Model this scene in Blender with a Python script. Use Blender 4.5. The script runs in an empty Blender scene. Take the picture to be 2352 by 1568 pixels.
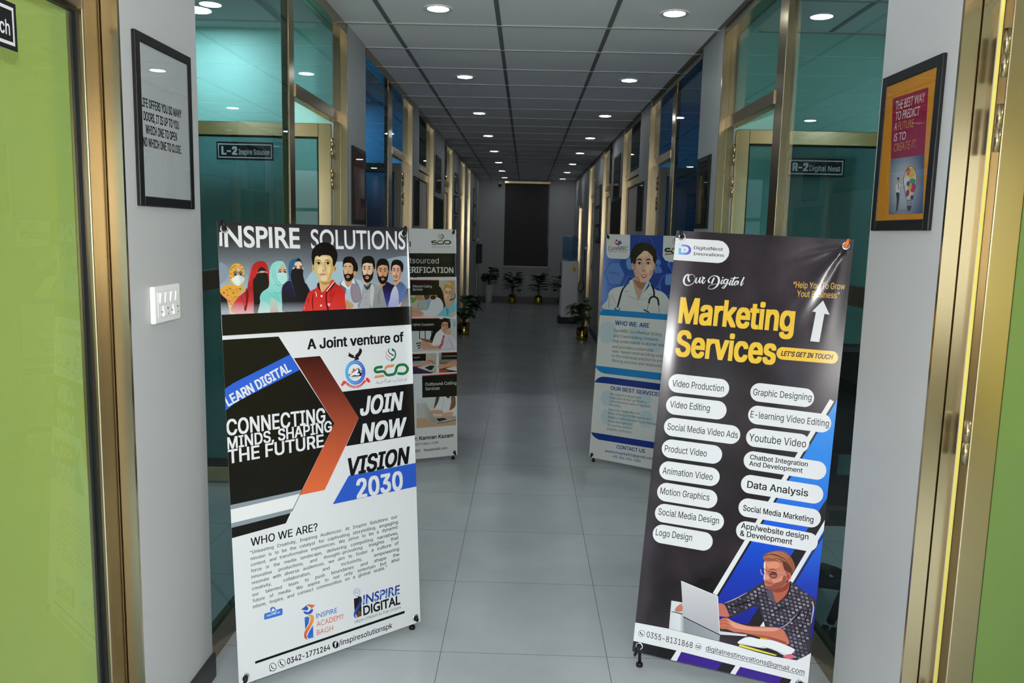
import bpy, bmesh, math, random
from mathutils import Vector, Matrix, noise
from mathutils.geometry import tessellate_polygon
PI = math.pi
scene = bpy.context.scene
COL = scene.collection

# ------------------------------------------------------------------ camera
W_PX, H_PX, FOC = 2352, 1568, 1857.52
PITCH, YAW, ROLL, EYE = 0.134064, -0.01424, 0.0240306, 1.51003
def camera_axes():
    cy, sy, cp, sp = math.cos(YAW), math.sin(YAW), math.cos(PITCH), math.sin(PITCH)
    f = Vector((sy*cp, cy*cp, -sp)); r = Vector((cy, -sy, 0)); u = r.cross(f)
    cr, sr = math.cos(ROLL), math.sin(ROLL)
    return cr*r + sr*u, -sr*r + cr*u, f
CR, CU, CF = camera_axes()
cam_data = bpy.data.cameras.new('camera'); cam = bpy.data.objects.new('camera', cam_data); COL.objects.link(cam)
cam_data.sensor_width = 36; cam_data.lens = FOC*36/W_PX; cam_data.clip_start = 0.02
M = Matrix((CR, CU, -CF)).transposed().to_4x4(); M.translation = (0, 0, EYE)
cam.matrix_world = M
scene.camera = cam

# ------------------------------------------------------------------ light and exposure
vs = scene.view_settings
vs.view_transform = 'Standard'; vs.look = 'None'; vs.gamma = 1; vs.exposure = 0.38; vs.use_curve_mapping = False
scene.cycles.use_denoising = True
scene.cycles.max_bounces = 10; scene.cycles.transparent_max_bounces = 24
scene.cycles.sample_clamp_indirect = 4.0
scene.cycles.caustics_reflective = False; scene.cycles.caustics_refractive = False
world = bpy.data.worlds.new('sky'); scene.world = world; world.use_nodes = True
wn = world.node_tree
bg = wn.nodes['Background']; bg.inputs[0].default_value = (0.86, 0.94, 1.0, 1); bg.inputs[1].default_value = 9.5
def lamp(name, kind, loc, power, color=(1, 1, 1), **kw):
    d = bpy.data.lights.new(name, kind); d.energy = power; d.color = color
    for k, v in kw.items(): setattr(d, k, v)
    o = bpy.data.objects.new(name, d); COL.objects.link(o); o.location = loc
    return o
# the camera's own flash, above the lens
flash = lamp('camera_flash', 'POINT', (0.0, 0.0, EYE + 0.12), 164, (1.0, 0.98, 0.95), shadow_soft_size=0.03)
# daylight comes in at the entrance behind the camera; a portal guides the sampling of the sky there
ENTRY_Y = -3.0
for px_, pw_, pz_, ph_ in ((0, 1.9, 1.2, 2.4), (-2.45, 2.3, 1.55, 1.7), (2.45, 2.3, 1.55, 1.7)):
    portal = lamp('daylight_portal', 'AREA', (px_, ENTRY_Y - 0.12, pz_), 1, shape='RECTANGLE', size=pw_, size_y=ph_)
    portal.rotation_euler = (PI/2, 0, 0); portal.data.cycles.is_portal = True
LAMP_GLOW = 28.0
CEIL = 2.63

# ------------------------------------------------------------------ helpers
def lin(c):
    if isinstance(c, str):
        c = [int(c[i:i+2], 16) for i in (0, 2, 4)]
    return tuple((v/255/12.92 if v <= 10.3 else ((v/255 + 0.055)/1.055)**2.4) for v in c)
def tag(o, label, cat=None, group=None, kind=None):
    if label: o['label'] = label
    if cat: o['category'] = cat
    if group: o['group'] = group
    if kind: o['kind'] = kind
    return o
def empty(name, loc=(0, 0, 0), rotz=0):
    o = bpy.data.objects.new(name, None); COL.objects.link(o); o.location = loc; o.rotation_euler = (0, 0, rotz)
    o.empty_display_size = 0.05
    return o
class MB:
    """collects shapes for one mesh object"""
    def __init__(s): s.bm = bmesh.new(); s.smooth = False
    def box(s, x0, x1, y0, y1, z0, z1, bevel=0):
        x0, x1 = sorted((x0, x1)); y0, y1 = sorted((y0, y1)); z0, z1 = sorted((z0, z1))
        b = bmesh.new()
        r = bmesh.ops.create_cube(b, size=1)
        for v in r['verts']:
            v.co = Vector(((x0+x1)/2 + v.co.x*(x1-x0), (y0+y1)/2 + v.co.y*(y1-y0), (z0+z1)/2 + v.co.z*(z1-z0)))
        if bevel:
            bmesh.ops.bevel(b, geom=list(b.edges), offset=bevel, segments=2, affect='EDGES', profile=0.5)
        return s.add(b)
    def add(s, b, mat=None):
        if mat is not None: b.transform(mat)
        me = bpy.data.meshes.new('t'); b.to_mesh(me); b.free(); s.bm.from_mesh(me); bpy.data.meshes.remove(me)
        return s
    def tube(s, pts, r, seg=8, caps=True):
        pts = [Vector(p) for p in pts]
        rs = r if isinstance(r, (list, tuple)) else [r]*len(pts)
        rings = []
        up = None
        for i, p in enumerate(pts):
            t = (pts[min(i+1, len(pts)-1)] - pts[max(i-1, 0)]).normalized()
            if up is None:
                up = Vector((0, 0, 1)) if abs(t.z) < 0.9 else Vector((1, 0, 0))
            a = t.cross(up).normalized(); c = a.cross(t).normalized(); up = c
            rings.append([s.bm.verts.new(p + rs[i]*(math.cos(2*PI*k/seg)*a + math.sin(2*PI*k/seg)*c)) for k in range(seg)])
        for A, B in zip(rings, rings[1:]):
            for k in range(seg):
                f = s.bm.faces.new((A[k], A[(k+1) % seg], B[(k+1) % seg], B[k])); f.smooth = True
        if caps:
            s.bm.faces.new(rings[0][::-1]); s.bm.faces.new(rings[-1])
        return s
    def lathe(s, prof, c=(0, 0, 0), seg=24, smooth=True, axis='z'):
        rings = []
        for r, z in prof:
            ring = []
            for k in range(seg):
                a = 2*PI*k/seg
                p = (r*math.cos(a), r*math.sin(a), z)
                if axis == 'x': p = (z, r*math.cos(a), r*math.sin(a))
                if axis == 'y': p = (r*math.cos(a), z, r*math.sin(a))
                ring.append(s.bm.verts.new((c[0]+p[0], c[1]+p[1], c[2]+p[2])))
            rings.append(ring)
        for A, B in zip(rings, rings[1:]):
            for k in range(seg):
                f = s.bm.faces.new((A[k], A[(k+1) % seg], B[(k+1) % seg], B[k])); f.smooth = smooth
        if prof[0][0] > 1e-6: s.bm.faces.new(rings[0][::-1])
        if prof[-1][0] > 1e-6: s.bm.faces.new(rings[-1])
        return s
    def poly(s, pts, smooth=False):
        f = s.bm.faces.new([s.bm.verts.new(p) for p in pts]); f.smooth = smooth
        return s
    def build(s, name, mat, parent=None):
        bmesh.ops.remove_doubles(s.bm, verts=s.bm.verts, dist=1e-6)
        bmesh.ops.recalc_face_normals(s.bm, faces=s.bm.faces)
        me = bpy.data.meshes.new(name); s.bm.to_mesh(me); s.bm.free()
        for m in (mat if isinstance(mat, (list, tuple)) else [mat]): me.materials.append(m)
        o = bpy.data.objects.new(name, me); COL.objects.link(o)
        if parent: o.parent = parent
        return o
def rel(parent, o):
    """parent o (built in world space) to an Empty that stands at its own place"""
    o.parent = parent; o.matrix_parent_inverse = Matrix.Translation(-Vector(parent.location)); return o

# ------------------------------------------------------------------ materials
def material(name, color=(0.5, 0.5, 0.5), rough=0.5, metal=0, spec=0.5, emit=None, noise_amt=0, noise_scale=5, bump=0, bump_scale=200, coat=0):
    m = bpy.data.materials.new(name); m.use_nodes = True
    nt = m.node_tree; b = nt.nodes['Principled BSDF']
    b.inputs['Base Color'].default_value = (*color, 1); b.inputs['Roughness'].default_value = rough
    b.inputs['Metallic'].default_value = metal; b.inputs['Specular IOR Level'].default_value = spec
    b.inputs['Coat Weight'].default_value = coat
    if emit:
        b.inputs['Emission Color'].default_value = (*color, 1); b.inputs['Emission Strength'].default_value = emit
    if noise_amt or bump:
        tc = nt.nodes.new('ShaderNodeTexCoord')
    if noise_amt:
        n = nt.nodes.new('ShaderNodeTexNoise'); n.inputs['Scale'].default_value = noise_scale; n.inputs['Detail'].default_value = 5
        nt.links.new(tc.outputs['Object'], n.inputs['Vector'])
        mx = nt.nodes.new('ShaderNodeMix'); mx.data_type = 'RGBA'
        mx.inputs[6].default_value = (*[c*(1-noise_amt) for c in color], 1); mx.inputs[7].default_value = (*[min(1, c*(1+noise_amt)) for c in color], 1)
        nt.links.new(n.outputs['Fac'], mx.inputs[0]); nt.links.new(mx.outputs[2], b.inputs['Base Color'])
    if bump:
        n = nt.nodes.new('ShaderNodeTexNoise'); n.inputs['Scale'].default_value = bump_scale; n.inputs['Detail'].default_value = 3
        nt.links.new(tc.outputs['Object'], n.inputs['Vector'])
        bp = nt.nodes.new('ShaderNodeBump'); bp.inputs['Strength'].default_value = bump; bp.inputs['Distance'].default_value = 0.002
        nt.links.new(n.outputs['Fac'], bp.inputs['Height']); nt.links.new(bp.outputs[0], b.inputs['Normal'])
    return m
def glass_material(name, tint, rough=0.0, ior=1.5, boost=1.0):
    m = bpy.data.materials.new(name); m.use_nodes = True; nt = m.node_tree; nt.nodes.clear()
    out = nt.nodes.new('ShaderNodeOutputMaterial'); mix = nt.nodes.new('ShaderNodeMixShader')
    tr = nt.nodes.new('ShaderNodeBsdfTransparent'); tr.inputs[0].default_value = (*tint, 1)
    gl = nt.nodes.new('ShaderNodeBsdfGlossy'); gl.inputs['Roughness'].default_value = rough; gl.inputs[0].default_value = (1, 1, 1, 1)
    fr = nt.nodes.new('ShaderNodeFresnel'); fr.inputs[0].default_value = ior
    # both sides of the pane reflect as from air
    geo = nt.nodes.new('ShaderNodeNewGeometry')
    ma = nt.nodes.new('ShaderNodeMath'); ma.operation = 'MULTIPLY_ADD'; ma.inputs[1].default_value = 1/ior - ior; ma.inputs[2].default_value = ior
    nt.links.new(geo.outputs['Backfacing'], ma.inputs[0])
    nt.links.new(ma.outputs[0], fr.inputs[0])
    fac = fr.outputs[0]
    ba = nt.nodes.new('ShaderNodeMath'); ba.operation = 'MULTIPLY_ADD'; ba.inputs[1].default_value = -boost; ba.inputs[2].default_value = boost
    nt.links.new(geo.outputs['Backfacing'], ba.inputs[0])
    mu = nt.nodes.new('ShaderNodeMath'); mu.operation = 'MULTIPLY'; mu.use_clamp = True
    nt.links.new(fac, mu.inputs[0]); nt.links.new(ba.outputs[0], mu.inputs[1])
    nt.links.new(mu.outputs[0], mix.inputs[0]); nt.links.new(tr.outputs[0], mix.inputs[1]); nt.links.new(gl.outputs[0], mix.inputs[2])
    nt.links.new(mix.outputs[0], out.inputs[0])
    return m
MAT = {}
MAT['paint'] = material('grey_paint', (0.43, 0.438, 0.45), 0.55, noise_amt=0.03, noise_scale=2, bump=0.15, bump_scale=120)
MAT['lime'] = material('lime_paint', (0.92, 0.80, 0.18), 0.6)
MAT['teal'] = material('mint_paint', (0.33, 0.64, 0.58), 0.6)
MAT['blue'] = material('blue_paint', (0.035, 0.30, 0.64), 0.6)
MAT['dim'] = material('office_paint', (0.30, 0.31, 0.32), 0.6)
MAT['gold'] = material('champagne_aluminium', (0.38, 0.305, 0.185), 0.21, metal=1)
MAT['black'] = material('black_satin', (0.008, 0.008, 0.009), 0.4, spec=0.2)
MAT['skirt'] = material('black_skirting', (0.02, 0.02, 0.022), 0.4)
MAT['white'] = material('white_plastic', (0.82, 0.82, 0.82), 0.35)
MAT['chrome'] = material('chrome', (0.8, 0.8, 0.8), 0.15, metal=1)
MAT['glass'] = glass_material('tinted_glass', (0.60, 0.70, 0.73), boost=0.6)
MAT['clear'] = glass_material('clear_glass', (0.95, 0.96, 0.96))
MAT['panel'] = material('grey_door_panel', (0.45, 0.45, 0.47), 0.4)
# ------------------------------------------------------------------ floor and ceiling
def floor_material():
    m = material('grey_porcelain_tiles', (0.4, 0.41, 0.41), 0.24)
    nt = m.node_tree; b = nt.nodes['Principled BSDF']
    tc = nt.nodes.new('ShaderNodeTexCoord'); mp = nt.nodes.new('ShaderNodeMapping')
    mp.inputs['Location'].default_value = (0.2699 + 3.0, -2.7474 + 3.0, 0)
    nt.links.new(tc.outputs['Object'], mp.inputs[0])
    br = nt.nodes.new('ShaderNodeTexBrick'); br.offset = 0; br.squash = 1
    br.inputs['Scale'].default_value = 1; br.inputs['Brick Width'].default_value = 0.6; br.inputs['Row Height'].default_value = 0.6
    br.inputs['Mortar Size'].default_value = 0.0013; br.inputs['Mortar Smooth'].default_value = 0.2
    br.inputs['Color1'].default_value = (0.40, 0.43, 0.445, 1); br.inputs['Color2'].default_value = (0.42, 0.45, 0.465, 1)
    br.inputs['Mortar'].default_value = (0.13, 0.12, 0.11, 1)
    nt.links.new(mp.outputs[0], br.inputs['Vector'])
    n = nt.nodes.new('ShaderNodeTexNoise'); n.inputs['Scale'].default_value = 2.2; n.inputs['Detail'].default_value = 7; n.inputs['Roughness'].default_value = 0.62
    nt.links.new(tc.outputs['Object'], n.inputs['Vector'])
    ra = nt.nodes.new('ShaderNodeMapRange'); ra.inputs[1].default_value = 0.3; ra.inputs[2].default_value = 0.7; ra.inputs[3].default_value = 0.90; ra.inputs[4].default_value = 1.08
    nt.links.new(n.outputs['Fac'], ra.inputs[0])
    mx = nt.nodes.new('ShaderNodeMix'); mx.data_type = 'RGBA'; mx.blend_type = 'MULTIPLY'; mx.inputs[0].default_value = 1
    nt.links.new(br.outputs['Color'], mx.inputs[6]); nt.links.new(ra.outputs[0], mx.inputs[7])
    nt.links.new(mx.outputs[2], b.inputs['Base Color'])
    bp = nt.nodes.new('ShaderNodeBump'); bp.inputs['Strength'].default_value = 0.4; bp.inputs['Distance'].default_value = 0.001; bp.invert = True
    nt.links.new(br.outputs['Fac'], bp.inputs['Height']); nt.links.new(bp.outputs[0], b.inputs['Normal'])
    return m
XL, XR, END_Y = -1.02, 1.03, 17.65
ROOM_X = 3.6
tag(MB().box(-4.2, 4.2, ENTRY_Y, 18.2, -0.1, 0).build('floor', floor_material()), 'grey square floor tiles with thin dark joints', 'floor', kind='structure')
tile_mat = material('ceiling_board', (0.84, 0.84, 0.84), 0.75, noise_amt=0.05, noise_scale=60, bump=0.3, bump_scale=90)
tag(MB().box(-4.2, 4.2, ENTRY_Y, 18.2, CEIL, CEIL + 0.1).build('ceiling', tile_mat), 'suspended ceiling of pale square boards', 'ceiling', kind='structure')
tee = MB(); cross = MB()
for k in range(-4, 7):
    x = -0.7767 + 0.6*k
    tee.box(x - 0.012, x + 0.012, ENTRY_Y, 17.7, CEIL - 0.004, CEIL + 0.002)
y = 4.6144 - 0.6*12
while y < 17.6:
    cross.box(-4.0, 4.0, y - 0.011, y + 0.011, CEIL - 0.006, CEIL + 0.002)
    y += 0.6
tag(tee.build('trim_1', material('main_tee_shaded', (0.16, 0.16, 0.165), 0.5)), 'main runners of the ceiling grid along the corridor, shade painted dark', 'ceiling grid', kind='structure')  # same tees as the cross runners; their shade is painted in as dark grey
tag(cross.build('trim_2', material('cross_tee_glint', (0.45, 0.45, 0.45), 0.5)), 'thin cross runners of the ceiling grid, glint painted bright', 'ceiling grid', kind='structure')  # flash glint on the tees painted in as a lighter grey

# ------------------------------------------------------------------ walls, glazed bays and doors
def fx(side, d): return (XL - d) if side < 0 else (XR + d)
def sbox(mb, side, d0, d1, y0, y1, z0, z1, bevel=0): return mb.box(fx(side, d0), fx(side, d1), y0, y1, z0, z1, bevel)
SIDE = {-1: 'left', 1: 'right'}
nwin = [0]; ndoor = [0]; nbase = [0]
def wall_piece(side, y0, y1, label, z0=0, z1=CEIL, depth=0.09):
    o = sbox(MB(), side, 0, depth, y0, y1, z0, z1).build('wall_' + SIDE[side], MAT['paint'])
    tag(o, label, 'wall', kind='structure')
    if z0 == 0:
        o = sbox(MB(), side, -0.012, 0.0, y0, y1, 0, 0.085, 0.002).build('baseboard_' + SIDE[side], MAT['skirt'])
        tag(o, 'black baseboard at the foot of the ' + label, 'baseboard', kind='structure')
def hinge(mb, x, y, z, h=0.11, r=0.008):
    mb.lathe([(r, -h/2), (r, -0.002), (r*0.6, -0.001), (r*0.6, 0.001), (r, 0.002), (r, h/2)], (x, y, z), 10)
def leaf_parts(root, w, h, th, solid=False, pane_mat=None):
    """a door leaf in its own frame: hinge at the origin, running along +x, thickness along +y"""
    st = 0.068
    f = MB()
    f.box(0, st, 0, th, 0.012, h, 0.003); f.box(w - st, w, 0, th, 0.012, h, 0.003)
    f.box(st, w - st, 0, th, h - 0.075, h, 0.003); f.box(st, w - st, 0, th, 0.012, 0.10, 0.003)
    f.build('leaf_frame', MAT['gold'], root)
    for z0, z1 in ((0.10, h - 0.075),):
        MB().box(st, w - st, th/2 - 0.003, th/2 + 0.003, z0, z1).build('pane', MAT['panel'] if solid else pane_mat, root)
        g = MB()
        for a, b_, c, d in ((st, st + 0.008, z0, z1), (w - st - 0.008, w - st, z0, z1), (st, w - st, z0, z0 + 0.008), (st, w - st, z1 - 0.008, z1)):
            g.box(a, b_, th/2 - 0.008, th/2 + 0.008, c, d)
        g.build('gasket', MAT['black'], root)
    hd = MB(); hd.tube([(w - 0.034, -0.045, 0.97), (w - 0.034, -0.045, 1.13)], 0.009); hd.tube([(w-0.034, 0, 0.99), (w-0.034, -0.045, 0.99)], 0.006); hd.tube([(w-0.034, 0, 1.11), (w-0.034, -0.045, 1.11)], 0.006)
    hd.build('handle', MAT['chrome'], root)
def bay(side, y0, y1, mull, state, room, where, top=CEIL, glass='glass', gd=0.041):
    """aluminium glazed bay between two pieces of wall. y1 is the near face of the far jamb; mull = (m0, m1) or None"""
    g = MAT['gold']; nwin[0] += 1
    wn_ = empty('window_%d' % nwin[0], (fx(side, 0.04), y0, 0))
    tag(wn_, 'gold aluminium frame and dark glass ' + where, 'glazing', kind='structure')
    f = MB()
    sbox(f, side, 0.028, 0.078, y0, y0 + 0.04, 0, top)
    # far jamb: two faces that lean a few degrees towards the corridor, a groove between them
    prof = [(0.0, y1 + 0.002), (0.039, y1), (0.0395, y1 + 0.005), (0.0415, y1 + 0.005), (0.042, y1 - 0.004), (0.078, y1 - 0.006), (0.078, y1 + 0.012), (0.0, y1 + 0.012)]
    lo = [f.bm.verts.new((fx(side, d), yy, 0)) for d, yy in prof]; hi = [f.bm.verts.new((fx(side, d), yy, top)) for d, yy in prof]
    for k in range(len(prof)): f.bm.faces.new((lo[k], lo[(k+1) % len(prof)], hi[(k+1) % len(prof)], hi[k]))
    f.bm.faces.new(lo); f.bm.faces.new(hi)
    sbox(f, side, 0.004, 0.074, y0 + 0.04, y1, top - 0.055, top)
    rel(wn_, f.build('frame', g))
    da = y0 + 0.04
    if mull:
        m0, m1 = mull; da = m1
        rel(wn_, sbox(MB(), side, 0.036, max(0.070, gd + 0.014), m0, m1, 0, top - 0.055, 0.002).build('mullion', g))
        r = MB()
        sbox(r, side, gd - 0.007, gd + 0.029, y0 + 0.04, m0, 0, 0.10); sbox(r, side, gd - 0.007, gd + 0.029, y0 + 0.04, m0, 1.295, 1.36)
        rel(wn_, r.build('rail', g))
        for z0, z1 in ((0.10, 1.295), (1.36, top - 0.055)):
            rel(wn_, sbox(MB(), side, gd, gd + 0.006, y0 + 0.04, m0, z0, z1).build('pane', MAT[glass]))
    if top > 2.3:
        rel(wn_, sbox(MB(), side, 0.030, 0.076, da, y1, 2.09, 2.15, 0.002).build('transom', g))
        rel(wn_, sbox(MB(), side, gd, gd + 0.006, da, y1, 2.15, top - 0.055).build('pane', MAT[glass]))
    ndoor[0] += 1
    width = y1 - da - 0.012; th = 0.042; h = (2.085 if top > 2.3 else top - 0.06)
    if state == 'open':
        # hinged on the far jamb and swung into the room, square to the corridor
        d = empty('door_%d' % ndoor[0], (fx(side, 0.085), y1 - 0.012, 0))
        if side > 0: d.rotation_euler = (0, 0, math.radians(0)); d.location.y = y1 - 0.012 - th
        else: d.rotation_euler = (0, 0, PI); d.location.y = y1 - 0.012
        tag(d, 'open glazed door with gold aluminium frame ' + where, 'door', kind='structure')
        leaf_parts(d, width, h, th, pane_mat=MAT[glass])
        hx = 0.018
        for z in (0.28, 1.02, 1.78, 1.95):
            if z == 1.95 and top < 2.3: continue
            hb = MB(); hinge(hb, -0.012, -0.004 if side > 0 else th + 0.004, z); hb.build('hinge', g, d)
    else:
        d = empty('door_%d' % ndoor[0], (fx(side, 0.045), y1 - 0.006, 0), -PI/2)
        if side < 0: d.location.x = fx(side, 0.045) - th
        tag(d, ('closed glazed door in a gold aluminium frame ' if state == 'closed' else 'closed grey door in a gold aluminium frame ') + where, 'door', kind='structure')
        leaf_parts(d, width, h, th, solid=(state == 'solid'), pane_mat=MAT[glass])
    return wn_, d
def room_walls(side, ya, yb, paint, where):
    """coloured inside of one office: its far partition, its column, its back wall and near partition"""
    p = MB(); gap = 0.20 if paint == 'lime' else 0.13
    sbox(p, side, 0.09, 0.62 if paint == 'lime' else ROOM_X - 1, yb + gap, yb + gap + 0.06, 0, CEIL)
    sbox(p, side, 0.09, 0.18, yb + 0.02, yb + gap, 0, CEIL)
    tag(p.build('wall_far_partition', MAT[paint]), 'painted far wall inside the office ' + where, 'wall', kind='structure')
    p = MB()
    sbox(p, side, ROOM_X - 1, ROOM_X - 0.9, (ENTRY_Y if paint == 'lime' else ya - 0.16), yb + gap + 0.06, 0, CEIL)
    if paint == 'lime': pass
    else: sbox(p, side, 0.09, 0.62 if paint == 'teal' else ROOM_X - 1, ya - 0.16, ya - 0.10, 0, CEIL)
    tag(p.build('wall_back_partition', MAT[paint]), 'painted back and near walls inside the office ' + where, 'wall', kind='structure')
    s = MB(); sbox(s, side, 0.19, 0.62 if paint == 'lime' else ROOM_X - 1, yb + gap - 0.012, yb + gap, 0, 0.10)
    tag(s.build('baseboard_far_partition', MAT['skirt']), 'dark baseboard inside the office ' + where, 'baseboard', kind='structure')
L = [(-0.6, 2.06, (1.0, 1.08), 'closed', 'lime', 'of the first lime green office on the left'),
     (2.543, 4.65, (3.647, 3.729), 'open', 'teal', 'of the mint green office on the left'),
     (5.17, 7.25, (6.233, 6.40), 'open', 'blue', 'of the blue office on the left'),
     (7.706, 8.90, None, 'solid', 'dim', 'of the fourth bay on the left'),
     (10.10, 11.15, None, 'closed', 'dim', 'of the fifth bay on the left'),
     (12.50, 13.36, None, 'closed', 'dim', 'of the sixth bay on the left'),
     (13.95, 14.70, None, 'closed', 'dim', 'of the last bay on the left')]
Rr = [(-0.6, 2.03, (1.0, 1.08), 'open', 'lime', 'of the first lime green office on the right'),
     (2.467, 4.51, (3.533, 3.646), 'open', 'teal', 'of the mint green office on the right'),
     (5.04, 7.063, (6.078, 6.209), 'open', 'blue', 'of the blue office on the right'),
     (7.67, 8.957, None, 'solid', 'dim', 'of the fourth bay on the right'),
     (10.15, 11.24, None, 'closed', 'dim', 'of the fifth bay on the right'),
     (12.60, 13.66, None, 'closed', 'dim', 'of the sixth bay on the right'),
     (15.00, 16.10, None, 'solid', 'dim', 'of the last low doorway on the right')]
DOORS = {}
for side, bays in ((-1, L), (1, Rr)):
    prev = ENTRY_Y
    for i, (y0, y1, mull, state, room, where) in enumerate(bays):
        top = 2.06 if (side > 0 and i == 6) else CEIL
        wall_piece(side, prev, y0, 'grey wall before the bay ' + where)
        DOORS[(side, i + 1)] = bay(side, y0, y1, mull, state, room, where, top, gd=0.064 if (side > 0 and i == 1) else 0.041)
        if top < CEIL: wall_piece(side, y0, y1 + 0.012, 'grey wall over the bay ' + where, z0=top)
        room_walls(side, y0, y1, room, where)
        prev = y1 + 0.012
    wall_piece(side, prev, END_Y, 'grey wall at the far end of the corridor on the ' + SIDE[side])
tag(MB().box(-4.2, 4.2, END_Y, END_Y + 0.15, 0, CEIL).build('wall_end', MAT['paint']), 'dark grey end wall of the corridor with a blind', 'wall', kind='structure')
tag(MB().box(XL, XR, END_Y - 0.012, END_Y, 0, 0.12).build('baseboard_end', MAT['skirt']), 'black baseboard along the end wall', 'baseboard', kind='structure')
# the entrance behind the camera: wall with a wide opening that lets the daylight in
e = MB(); y0_, y1_ = ENTRY_Y - 0.1, ENTRY_Y
e.box(-0.95, 0.95, y0_, y1_, 2.4, CEIL)
for q in (-1, 1):
    e.box(q*0.95, q*1.30, y0_, y1_, 0, CEIL); e.box(q*3.6, q*4.2, y0_, y1_, 0, CEIL); e.box(q*1.30, q*3.6, y0_, y1_, 0, 0.70); e.box(q*1.30, q*3.6, y0_, y1_, 2.40, CEIL)
tag(e.build('wall_entrance', MAT['paint']), 'grey front wall with the entrance opening and two wide windows', 'wall', kind='structure')
for q in (-1, 1):
    w_ = MB()
    for k in range(4): w_.box(q*(1.30 + 0.75*k), q*(1.35 + 0.75*k), y0_ + 0.02, y1_ - 0.02, 0.70, 2.40)
    w_.box(q*1.30, q*3.6, y0_ + 0.02, y1_ - 0.02, 1.75, 1.80); w_.box(q*1.30, q*3.6, y0_ + 0.02, y1_ - 0.02, 0.70, 0.75); w_.box(q*1.30, q*3.6, y0_ + 0.02, y1_ - 0.02, 2.35, 2.40)
    nwin[0] += 1; tag(w_.build('window_%d' % nwin[0], MAT['gold']), 'window frame to the street in the front wall', 'window', kind='structure')
tag(MB().box(-14, 14, -15.0, -14.7, -0.3, 4.2).build('wall_opposite', material('street_render', (0.42, 0.42, 0.40), 0.8)), 'rendered wall of the building across the yard', 'wall', kind='structure')
tag(MB().box(-14, 14, -14.7, ENTRY_Y - 0.1, -0.4, -0.12).build('ground', material('yard_paving', (0.22, 0.21, 0.19), 0.9)), 'paved yard outside the entrance', 'ground', kind='structure')

# ------------------------------------------------------------------ downlights
office_glow = material('office_lamp_glow', (0.93, 0.98, 1.0), 0.5, emit=LAMP_GLOW*5.5)
lime_fill_glow = material('lime_office_fill_glow', (0.93, 0.98, 1.0), 0.5, emit=LAMP_GLOW*10)  # for lamps out of view, added to brighten the lime offices
glow = material('lamp_glow', (0.93, 0.98, 1.0), 0.5, emit=LAMP_GLOW)
ORD = ['first', 'second', 'third', 'fourth', 'fifth', 'sixth', 'seventh', 'eighth']
def downlight(name, x, y, label, group, r=0.055, g=None):
    e = empty(name, (x, y, CEIL))
    MB().lathe([(r, -0.004), (r*1.32, -0.006), (r*1.40, -0.003), (r*1.40, 0.001), (r, 0.001)], (0, 0, 0), 32).build('trim_ring', MAT['white'], e)
    MB().lathe([(r, -0.001), (r*0.99, -0.0045), (0.0001, -0.006)], (0, 0, 0), 32).build('lens', g or glow, e)
    return tag(e, label, 'ceiling light', group)
for k in range(8):
    y = 4.299 + 1.81807*k
    downlight('downlight', -0.478, y, 'round glowing ceiling downlight, %s from the front in the left row' % ORD[k], 'corridor downlights')
    downlight('downlight', 0.7227, y, 'round glowing ceiling downlight, %s from the front in the right row' % ORD[k], 'corridor downlights')
for side, bays in ((-1, L), (1, Rr)):
    for i in (0, 1, 2):
        y0, y1 = bays[i][:2]
        downlight('downlight', *((fx(side, 0.742), y1 - 0.24) if side < 0 and i else (fx(side, 1.6), y1 - 0.7)), 'round ceiling light put inside the office ' + bays[i][5], 'office downlights', 0.075, office_glow if i else lime_fill_glow)  # lime and right-hand lights are unseen, added to brighten those rooms
for k in range(2):
    y = 4.299 - 1.81807*(k + 1)
    downlight('downlight', -0.478, y, 'round ceiling downlight in the left row, %s' % ('overhead' if k == 0 else 'behind the viewer near the entrance'), 'corridor downlights overhead')
    downlight('downlight', 0.7227, y, 'round ceiling downlight in the right row, %s' % ('overhead' if k == 0 else 'behind the viewer near the entrance'), 'corridor downlights overhead')
# ------------------------------------------------------------------ flat printed artwork (ink on vinyl, paper and plates)
def print_material(name, rough=0.33, spec=0.5):
    m = bpy.data.materials.new(name); m.use_nodes = True; nt = m.node_tree; b = nt.nodes['Principled BSDF']
    at = nt.nodes.new('ShaderNodeAttribute'); at.attribute_name = 'ink'
    nt.links.new(at.outputs['Color'], b.inputs['Base Color'])
    b.inputs['Roughness'].default_value = rough; b.inputs['Specular IOR Level'].default_value = spec
    return m
MAT['vinyl'] = print_material('printed_vinyl', 0.19, 0.22)
MAT['paper'] = print_material('printed_paper', 0.6, 0.3)
def spline(pts, n=6, closed=True):
    out = []; N = len(pts)
    rng = range(N) if closed else range(N - 1)
    for i in rng:
        if closed: p0, p1, p2, p3 = pts[i-1], pts[i], pts[(i+1) % N], pts[(i+2) % N]
        else: p0, p1, p2, p3 = pts[max(i-1, 0)], pts[i], pts[i+1], pts[min(i+2, N-1)]
        for k in range(n):
            t = k/n
            out.append(tuple(0.5*((2*b) + (c-a)*t + (2*a-5*b+4*c-d)*t*t + (3*b-a-3*c+d)*t**3) for a, b, c, d in zip(p0, p1, p2, p3)))
    if not closed: out.append(tuple(pts[-1]))
    return out
_glyphs = {}
import os
_fonts = {}
def font(kind):
    # the sans face that ships inside Blender itself; the built-in face is the fallback
    if kind not in _fonts:
        _fonts[kind] = None
        try: _fonts[kind] = bpy.data.fonts.load(os.path.join(bpy.utils.system_resource('DATAFILES', path='fonts'), 'Inter.woff2'))
        except Exception: pass
    return _fonts[kind]
from mathutils.geometry import delaunay_2d_cdt
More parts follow.
